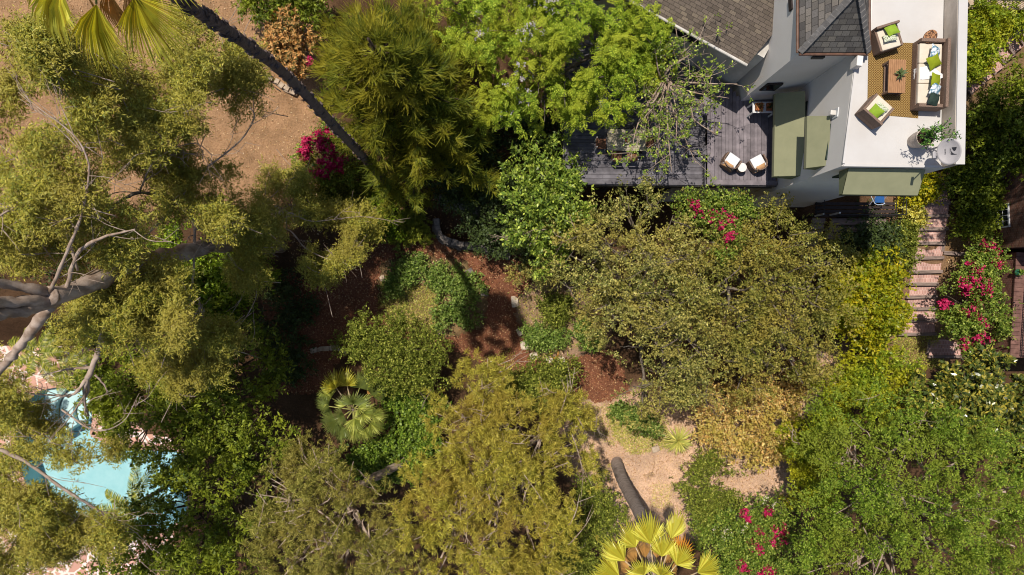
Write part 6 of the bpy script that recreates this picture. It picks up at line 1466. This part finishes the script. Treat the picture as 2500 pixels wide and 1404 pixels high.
# --- giant eucalyptus on the left
def eucalyptus():
    rng = np.random.default_rng(31); g = G(690, 600); root = thing('eucalyptus_tree', 'giant eucalyptus with thick pale limbs spreading over the slope and the pool', 'tree', g)
    P = lambda t: np.array(W(*t))
    L = {}
    def lm(name, pts, r0, r1, mat='bark_pale', n=9, twigs_=0):
        mb = MB(); q = [P(p) for p in pts]; limb(mb, q, r0 * .72, r1 * .72, rng, n, .05)
        for k in range(twigs_):
            i = rng.integers(1, len(q)); a = q[i - 1] + (q[i] - q[i - 1]) * rng.uniform(.2, 1); d = nrm(q[i] - q[i - 1]); s = (d * .6 + rng.normal(0, .45, 3)) * rng.uniform(.6, 1.6); s[2] = s[2] * .4
            limb(mb, [a, a + s * .5 + rng.normal(0, .1, 3), a + s], max(.012, r1 * .5), .008, rng, 5, .05)
            for j in range(3):
                u = s * .4 + rng.normal(0, .25, 3); b = a + s * rng.uniform(.4, 1); limb(mb, [b, b + u * .5, b + u], .011, .005, rng, 4, .04)
        return mb.build(name, MAT[mat], root, smooth=True)
    lm('trunk', [(690, 602, .0), (610, 600, 4.0), (530, 598, 7), (450, 616, 9), (370, 637, 11), (265, 675, 13.5), (165, 715, 15.2), (120, 722, 15.8)], .52, .34, 'bark_pale', 12)
    lm('limb', [(150, 718, 15.3), (80, 705, 16.2), (0, 692, 17), (-80, 680, 18)], .22, .16)
    lm('limb', [(140, 728, 15.3), (70, 755, 16.2), (0, 768, 17), (-80, 790, 18)], .30, .2)
    lm('limb', [(140, 735, 15.3), (60, 735, 16.4), (-10, 740, 17.2), (-90, 735, 18.6)], .26, .2)
    lm('limb', [(130, 742, 15.3), (90, 790, 15), (45, 850, 14.6), (0, 900, 14.4), (-40, 940, 14.4)], .22, .17)
    lm('limb', [(263, 700, 13.2), (258, 790, 12.8), (240, 860, 12.6), (212, 925, 12.4)], .16, .13, twigs_=2)
    lm('limb', [(212, 925, 12.4), (180, 962, 12.4), (130, 965, 12.6), (60, 960, 12.8)], .09, .03, twigs_=5)
    lm('limb', [(212, 925, 12.4), (205, 970, 12), (215, 1015, 11.5)], .10, .05, twigs_=3)
    lm('limb', [(232, 915, 12.4), (255, 940, 12.2), (262, 960, 12.2)], .06, .02)
    lm('limb', [(525, 590, 7.2), (500, 562, 8), (478, 552, 8.6), (462, 515, 9.4)], .16, .09, twigs_=3)
    lm('limb', [(476, 552, 8.5), (474, 620, 8.6), (470, 690, 8.4), (468, 712, 8.3)], .08, .05, twigs_=2)
    lm('limb', [(468, 712, 8.3), (488, 745, 8.2), (458, 800, 8), (446, 850, 7.8)], .04, .012, twigs_=6)
    lm('limb', [(488, 745, 8.2), (505, 800, 8), (530, 840, 7.8)], .035, .012, twigs_=6)
    lm('limb', [(468, 712, 8.3), (440, 770, 8.2), (400, 830, 8), (380, 850, 8)], .035, .012, twigs_=5)
    lm('limb', [(488, 745, 8.2), (490, 850, 7.8), (495, 925, 7.6)], .03, .01, twigs_=6)
    lm('limb', [(446, 850, 7.8), (440, 900, 7.7), (455, 930, 7.6)], .025, .01, twigs_=4)
    lm('limb', [(525, 590, 7.2), (515, 540, 8), (480, 500, 9), (455, 470, 10)], .26, .16, 'bark_grey')
    lm('limb', [(600, 595, 4.5), (622, 650, 5), (626, 720, 5), (600, 775, 5), (570, 810, 5)], .05, .012, 'bark_pale', twigs_=5)
    lm('limb', [(640, 590, 3.5), (700, 560, 5), (745, 605, 5.4), (800, 632, 5.4), (845, 635, 5.4)], .06, .015, 'bark_pale', twigs_=8)
    lm('limb', [(700, 560, 5), (705, 520, 6), (760, 540, 6), (860, 530, 6), (915, 530, 6)], .04, .012, 'bark_pale', twigs_=7)
    lm('limb', [(265, 660, 13.3), (330, 600, 13), (430, 500, 12), (480, 430, 11.4), (580, 350, 11.2), (620, 290, 11.2), (610, 260, 11.4)], .07, .025, 'bark_pale', twigs_=6)
    lm('limb', [(430, 500, 12), (340, 470, 12.4), (250, 520, 12.8)], .12, .05, 'bark_grey', twigs_=4)
    lm('limb', [(160, 710, 15.3), (190, 620, 16), (250, 580, 16.6), (330, 560, 16.8)], .10, .03, twigs_=5)
    lm('limb', [(120, 715, 15.8), (170, 600, 16.6), (200, 520, 17), (215, 450, 17.2)], .08, .03, twigs_=7)
    lm('limb', [(215, 450, 17.2), (215, 395, 17.4), (180, 330, 17.6), (90, 260, 17.8)], .04, .02, twigs_=7)
    lm('limb', [(190, 660, 14.8), (150, 540, 15.6), (60, 500, 16.4), (-20, 540, 17)], .06, .03, twigs_=7)
    lm('limb', [(340, 470, 12.4), (380, 390, 12.8), (470, 350, 13), (520, 380, 12.8)], .04, .015, twigs_=9)
    lm('limb', [(480, 120, 14), (510, 100, 14), (540, 40, 14)], .04, .015, twigs_=2)
    lm('limb', [(-40, 1080, 12), (60, 1125, 11.5), (150, 1190, 11), (230, 1240, 10.6), (265, 1265, 10.4), (300, 1280, 10.2)], .10, .03, twigs_=7)
    lm('limb', [(230, 1250, 10.5), (290, 1290, 10.4), (310, 1330, 10.2)], .03, .012, twigs_=4)
    lm('limb', [(150, 1000, 12), (230, 1050, 12), (300, 1030, 11.6), (340, 960, 11.4)], .05, .012, twigs_=6)
    lm('limb', [(10, 1110, 11), (30, 1150, 10.6), (45, 1190, 10.4)], .06, .05)
    # foliage sprays, thinner where the slope shows through
    spr = []
    CLEAR = [np.array(x, float) for x in ([(350, 575), (560, 570), (560, 640), (360, 665)], [(-60, 670), (190, 690), (190, 790), (-60, 790)], [(440, 500), (520, 500), (500, 720), (445, 720)], [(200, 770), (280, 770), (260, 960), (190, 950)], [(-20, 860), (110, 770), (150, 790), (30, 930)], [(660, 520), (900, 560), (880, 600), (760, 640)], [(250, 470), (350, 440), (330, 540), (240, 540)], [(60, 1100), (310, 1220), (320, 1300), (60, 1200)])]
    def zone(pts, n, z0, z1):
        P2 = np.array(pts, float); lo, hi = P2.min(0), P2.max(0); k = 0; n = int(n * 1.05)
        while k < n:
            q = rng.uniform(lo, hi)
            if inside(q[0], q[1], P2) and not any(inside(q[0], q[1], x) for x in CLEAR):
                z = rng.uniform(z0, z1); spr.append((np.array(W(q[0], q[1], z)), rng.uniform(.22, .55))); k += 1
    zone([(-60, 60), (130, 60), (240, 260), (260, 480), (-60, 620)], 38, 14, 18)
    zone([(130, 120), (330, 140), (480, 220), (470, 330), (400, 400), (300, 330), (230, 300)], 32, 12, 15)
    zone([(40, 40), (160, 60), (160, 180), (30, 160)], 10, 15, 18)
    zone([(400, 60), (500, 40), (520, 200), (420, 240)], 12, 12, 14.5)
    zone([(570, 110), (640, 90), (650, 240), (600, 310), (540, 230)], 13, 10.5, 12)
    zone([(250, 340), (480, 380), (560, 430), (560, 560), (330, 520)], 26, 10, 12.5)
    zone([(-60, 480), (330, 520), (420, 560), (330, 640), (150, 650), (-60, 650)], 32, 12, 15.5)
    zone([(130, 700), (330, 640), (440, 640), (480, 780), (340, 850), (160, 830)], 46, 10, 14)
    zone([(560, 470), (680, 470), (700, 560), (600, 620), (550, 590)], 16, 5, 9)
    zone([(560, 600), (680, 600), (640, 700), (560, 690)], 7, 5, 8)
    zone([(690, 520), (880, 490), (930, 560), (870, 640), (800, 690), (760, 670), (770, 600)], 22, 3.6, 6)
    zone([(640, 420), (760, 390), (740, 480), (640, 490)], 10, 3, 6)
    zone([(340, 820), (580, 800), (610, 870), (500, 950), (350, 940)], 24, 7.5, 9.5)
    zone([(-40, 1010), (140, 980), (300, 1010), (320, 1100), (220, 1120), (-40, 1130)], 14, 10, 13)
    zone([(-40, 1130), (90, 1180), (130, 1330), (110, 1404), (-40, 1404)], 34, 9, 12)
    zone([(130, 1260), (390, 1260), (330, 1340), (200, 1330), (140, 1390)], 16, 9, 11)
    zone([(70, 1190), (180, 1200), (170, 1250), (90, 1250)], 6, 9, 11)
    zone([(-40, 880), (60, 900), (40, 1010), (-40, 1020)], 8, 11, 14)
    B, A = twigs(rng, spr, 8, .6, .6, .3, -.5, .8, .3, .5, 6, .13)
    # an own thin shoot carries every spray
    mb = MB()
    for c, r in spr:
        d = rng.normal(0, .4, 3); d[2] = -abs(d[2]); limb(mb, [c + d * 1.6, c + d * .6 + rng.normal(0, .08, 3), c, c - d * .5], .016, .005, rng, 4, .04)
    bare_twigs(rng, mb, B, A, 130, .02, .8); mb.build('branchwork', MAT['bark_pale'], root, smooth=True)
    Lf = Leafs(); fol_droop(rng, Lf, B, A, n=11, tl=.36, L=.13, Wd=.03); Lf.build('crown', MAT['leaf_euc'], root)
eucalyptus()

# --- palms
def fan_palm(name, label, base_pts, r0, r1, hub, fronds, bark, seed, group=None, boots=0):
    rng = np.random.default_rng(seed); root = thing(name, label, 'palm', base_pts[0], group); mb = MB()
    q = smoothpath(base_pts, 10); k = len(q)
    mb.tube(q, [(r0 + (r1 - r0) * (i / (k - 1)) ** .7) * (1 + .04 * math.sin(i * 2.4) + .04 * rng.normal()) for i in range(k)], 14)
    for i in range(boots):                                     # old leaf bases
        t = rng.uniform(.0, .97) * (k - 1); j = int(t); c = q[j].lerp(q[j + 1], t - j); ax = (q[j + 1] - q[j]).normalized(); rd = r0 + (r1 - r0) * (t / (k - 1)) ** .7; a = rng.uniform(0, 2 * PI)
        sd = Vector((math.cos(a), math.sin(a), 0)); sd = (sd - ax * sd.dot(ax)).normalized(); tg = ax.cross(sd); w_ = rng.uniform(.05, .10); h_ = rng.uniform(.05, .14)
        p0 = c + sd * rd * .96; mb.add([p0 - tg * w_, p0 + tg * w_, p0 + tg * w_ * .7 + ax * h_ + sd * .06, p0 - tg * w_ * .7 + ax * h_ + sd * .06, p0 + ax * h_ * .6 - sd * .03], [(0, 1, 2, 3), (3, 2, 4), (0, 3, 4), (1, 4, 2), (0, 4, 1)])
    mb.build('trunk', MAT[bark], root, smooth=True)
    for f in fronds:
        az, el, pet, R, mat = f[:5]; kw = f[5] if len(f) > 5 else {}
        b = MB(); p = MB(); fan_frond(rng, b, p, Vector(hub) + Vector((math.cos(az), math.sin(az), 0)) * r1 * .6, math.radians(0) + az, el, pet, R, **kw)
        fo = b.build('frond', MAT[mat], root); p.build('petiole', MAT['petiole' if mat != 'fan_lime' else 'petiole_pale'], fo, smooth=True)
    return root, rng
# tall palm whose crown hangs in at the top corner
b0 = G(950, 452); hub = W(235, -175, 25.6)
rr = np.random.default_rng(41); fr = []
for i in range(24):
    az = .2 + 2.75 * i / 23 + rr.normal(0, .1); el = rr.uniform(-.5, 1.0); fr.append((az, el, rr.uniform(.75, 1.0), rr.uniform(.8, .95), 'fan_tall', dict(droop=.75, cup=.3, nseg=28, spread=1.7)))
for az, el, pe, sp in ((-2.35, -.1, .95, 1.2), (-1.72, -.1, 1.0, .75), (-1.12, -.05, 1.0, 1.05), (-2.9, .1, .9, 1.2), (-.5, .2, .9, 1.2), (-1.4, .8, .5, 1.1), (-2.1, .9, .5, 1.1)):
    fr.append((az, el, pe, 1.05 if el < .1 else .85, 'fan_tall', dict(droop=.55, cup=.28, nseg=34, spread=sp, fused=.42)))
for az in (-1.9, -1.45, -2.6): fr.append((az, -.7, .8, .8, 'fan_brown', dict(droop=.9, spread=.6, nseg=16)))
fan_palm('fan_palm', 'tall slender palm whose dark trunk crosses the slope, its crown hanging in at the top', [b0 - Vector((0, 0, .3)), W(830, 322, 12.5), W(705, 190, 17.0), W(570, 85, 20.6), W(430, -6, 22.6), W(310, -100, 24.6), hub], .17, .105, hub, fr, 'bark_palm', 42, boots=260)
# lime palm at the lower edge
hub = W(1600, 1436, 12.2); rr = np.random.default_rng(43); fr = []
spec = [(2.78, .30, 1.0, .95), (2.38, .35, 1.15, 1.05), (2.02, .30, 1.25, .95), (1.70, .28, 1.2, 1.05), (1.28, .22, 1.35, 1.05), (.98, .5, .9, .85), (.42, .30, 1.15, .95), (.10, .25, 1.15, .95), (3.10, .25, 1.15, .95), (2.2, .8, .8, .85), (1.5, .95, .7, .85), (1.45, .45, .95, .9)]
for az, el, pet, R in spec: fr.append((az, el, pet * 1.28, R, 'fan_lime', dict(droop=.42, cup=.16, spread=rr.uniform(.85, 1.2), nseg=24, fused=.6, twist=rr.normal(0, .45), pw=.036)))
fr.append((.98, .12, 1.15, .8, 'fan_orange', dict(droop=.5, spread=1.5, nseg=24, twist=-.3)))
for i in range(8): fr.append((3.7 + i * .32, rr.uniform(-.2, .8), 1.0, .9, 'fan_lime', dict(droop=.5, spread=1.4, nseg=24, twist=rr.normal(0, .3))))
for i in range(6): fr.append((.3 + i * .5, -.8, .9, .7, 'fan_brown', dict(droop=.9, spread=.8, nseg=16)))
b0 = G(1506, 1128)
fan_palm('fan_palm', 'lime green fan palm with a thick grey ringed trunk at the lower edge', [b0 - Vector((0, 0, .3)), W(1517, 1165, 1.2), W(1540, 1212, 4.2), W(1566, 1262, 7.4), W(1582, 1335, 10.2), hub], .33, .24, hub, fr, 'bark_palm_grey', 44)
# mid garden palm
hub = W(862, 1000, 2.2); rr = np.random.default_rng(45); fr = []
spec = [(2.62, .28, 1.35, 'fan_grey'), (2.18, .35, 1.45, 'fan_lime'), (1.75, .40, 1.4, 'fan_lime'), (1.25, .35, 1.35, 'fan_dull'), (-.22, .30, 1.35, 'fan_grey'), (-.62, .30, 1.25, 'fan_grey'), (-1.02, .25, 1.15, 'fan_grey'), (-1.5, .30, .9, 'fan_grey'), (-2.15, .15, 1.15, 'fan_dull'), (-2.6, .15, 1.3, 'fan_dull'), (3.0, .2, 1.4, 'fan_dull'), (-1.25, .8, .6, 'fan_grey'), (1.3, .95, .5, 'fan_dull'), (.35, .9, .55, 'fan_grey'), (2.3, .85, .55, 'fan_grey'), (-2.6, .8, .6, 'fan_dull'), (.7, .15, 1.2, 'fan_dull'), (-.2, .75, .7, 'fan_grey')]
for az, el, pet, mt in spec: fr.append((az, el, pet * rr.uniform(.72, .98), rr.uniform(.72, 1.05), mt, dict(droop=rr.uniform(.3, .6), cup=.10, spread=rr.uniform(1.35, 1.75), nseg=34, fused=.36, twist=rr.normal(0, .5), pw=.036)))
fr.append((.62, .0, 1.0, .6, 'fan_brown', dict(droop=.8, spread=.9, nseg=16))); fr.append((.85, -.4, .9, .6, 'fan_brown', dict(droop=.8, spread=.9, nseg=16)))
b0 = G(868, 995)
fan_palm('fan_palm', 'grey green fan palm with long pale petioles in the shady middle of the garden', [b0 - Vector((0, 0, .3)), Vector((b0.x, b0.y, .4)), hub], .20, .14, hub, fr, 'bark_palm', 46)
# feather palms by the pool
def feather_palm(label, px, py, z, n, L, seed, base=None, skip=None):
    rng = np.random.default_rng(seed); hub = W(px, py, z); g = Vector((hub.x, hub.y, gzp(hub.x, hub.y))); root = thing('feather_palm', label, 'palm', g, 'feather palms around the pool'); mb = MB()
    mb.tube(smoothpath([g - Vector((0, 0, .3)), (g + hub) / 2, hub], 6), .11, 10); mb.build('trunk', MAT['bark_palm'], root, smooth=True)
    for i in range(n):
        Lf = Leafs(); m2 = MB(); az = 2 * PI * i / n + rng.normal(0, .15); feather_frond(rng, Lf, m2, hub, az, rng.uniform(.3, .9), L * rng.uniform(.85, 1.1), nl=int(18 * L)); fo = Lf.build('frond', MAT['feather_green'], root); m2.build('petiole', MAT['petiole'], fo, smooth=True)
feather_palm('feather palm hanging over the middle of the pool', 325, 1235, .6, 11, 2.3, 51)
feather_palm('feather palm at the lower edge of the pool terrace', 450, 1380, .4, 9, 2.0, 52)
feather_palm('feather palm against the upper corner of the pool', 95, 860, -.2, 10, 2.0, 53)
feather_palm('feather palm beside the steps of the pool', 175, 905, -.6, 9, 1.6, 54)
feather_palm('small feather palm at the far side of the pool', 20, 1000, -.4, 9, 1.5, 55)
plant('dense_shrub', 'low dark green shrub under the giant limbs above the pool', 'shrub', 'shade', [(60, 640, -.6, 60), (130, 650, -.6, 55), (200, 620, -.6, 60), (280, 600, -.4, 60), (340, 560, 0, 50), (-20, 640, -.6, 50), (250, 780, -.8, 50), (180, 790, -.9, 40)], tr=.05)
# spiky yucca
def yucca():
    rng = np.random.default_rng(61); c = G(1650, 1072); root = thing('yucca', 'spiky yucca rosette on the sandy slope beside the dry bush', 'plant', c); n = 190
    mb = MB(); mb.tube([c - Vector((0, 0, .2)), c + Vector((0, 0, .5))], [.1, .09], 9); mb.build('stem', MAT['bark_dark'], root)
    az = rng.uniform(0, 2 * PI, n); el = rng.uniform(-.25, 1.35, n); d = np.stack([np.cos(az) * np.cos(el), np.sin(az) * np.cos(el), np.sin(el)], 1); l = rng.uniform(.7, 1.0, (n, 1))
    P = np.stack([np.array(c) + UP * .5 + d * l * t - UP * l * .3 * t * t for t in np.linspace(0, 1, 5)], 1); s = nrm(np.cross(d, UP)); S = np.stack([s * w for w in (.012, .022, .02, .012, .002)], 1)
    Lf = Leafs(); Lf.strips(P, S); Lf.build('leaves', MAT['leaf_yucca'], root)
yucca()
# fallen dry frond
rng = np.random.default_rng(71); g = G(1590, 1150); root = thing('fallen_frond', 'dry fallen palm frond lying on the sandy slope beside the thick trunk', 'palm frond', g); b = MB(); p = MB()
fan_frond(rng, b, p, g + Vector((.2, .75, .12)), -1.75, .02, .8, .9, nseg=26, spread=1.0, droop=.03, fused=.3, cup=.02); b.build('blade', MAT['dead_frond'], root); p.build('petiole', MAT['dead_frond'], root)
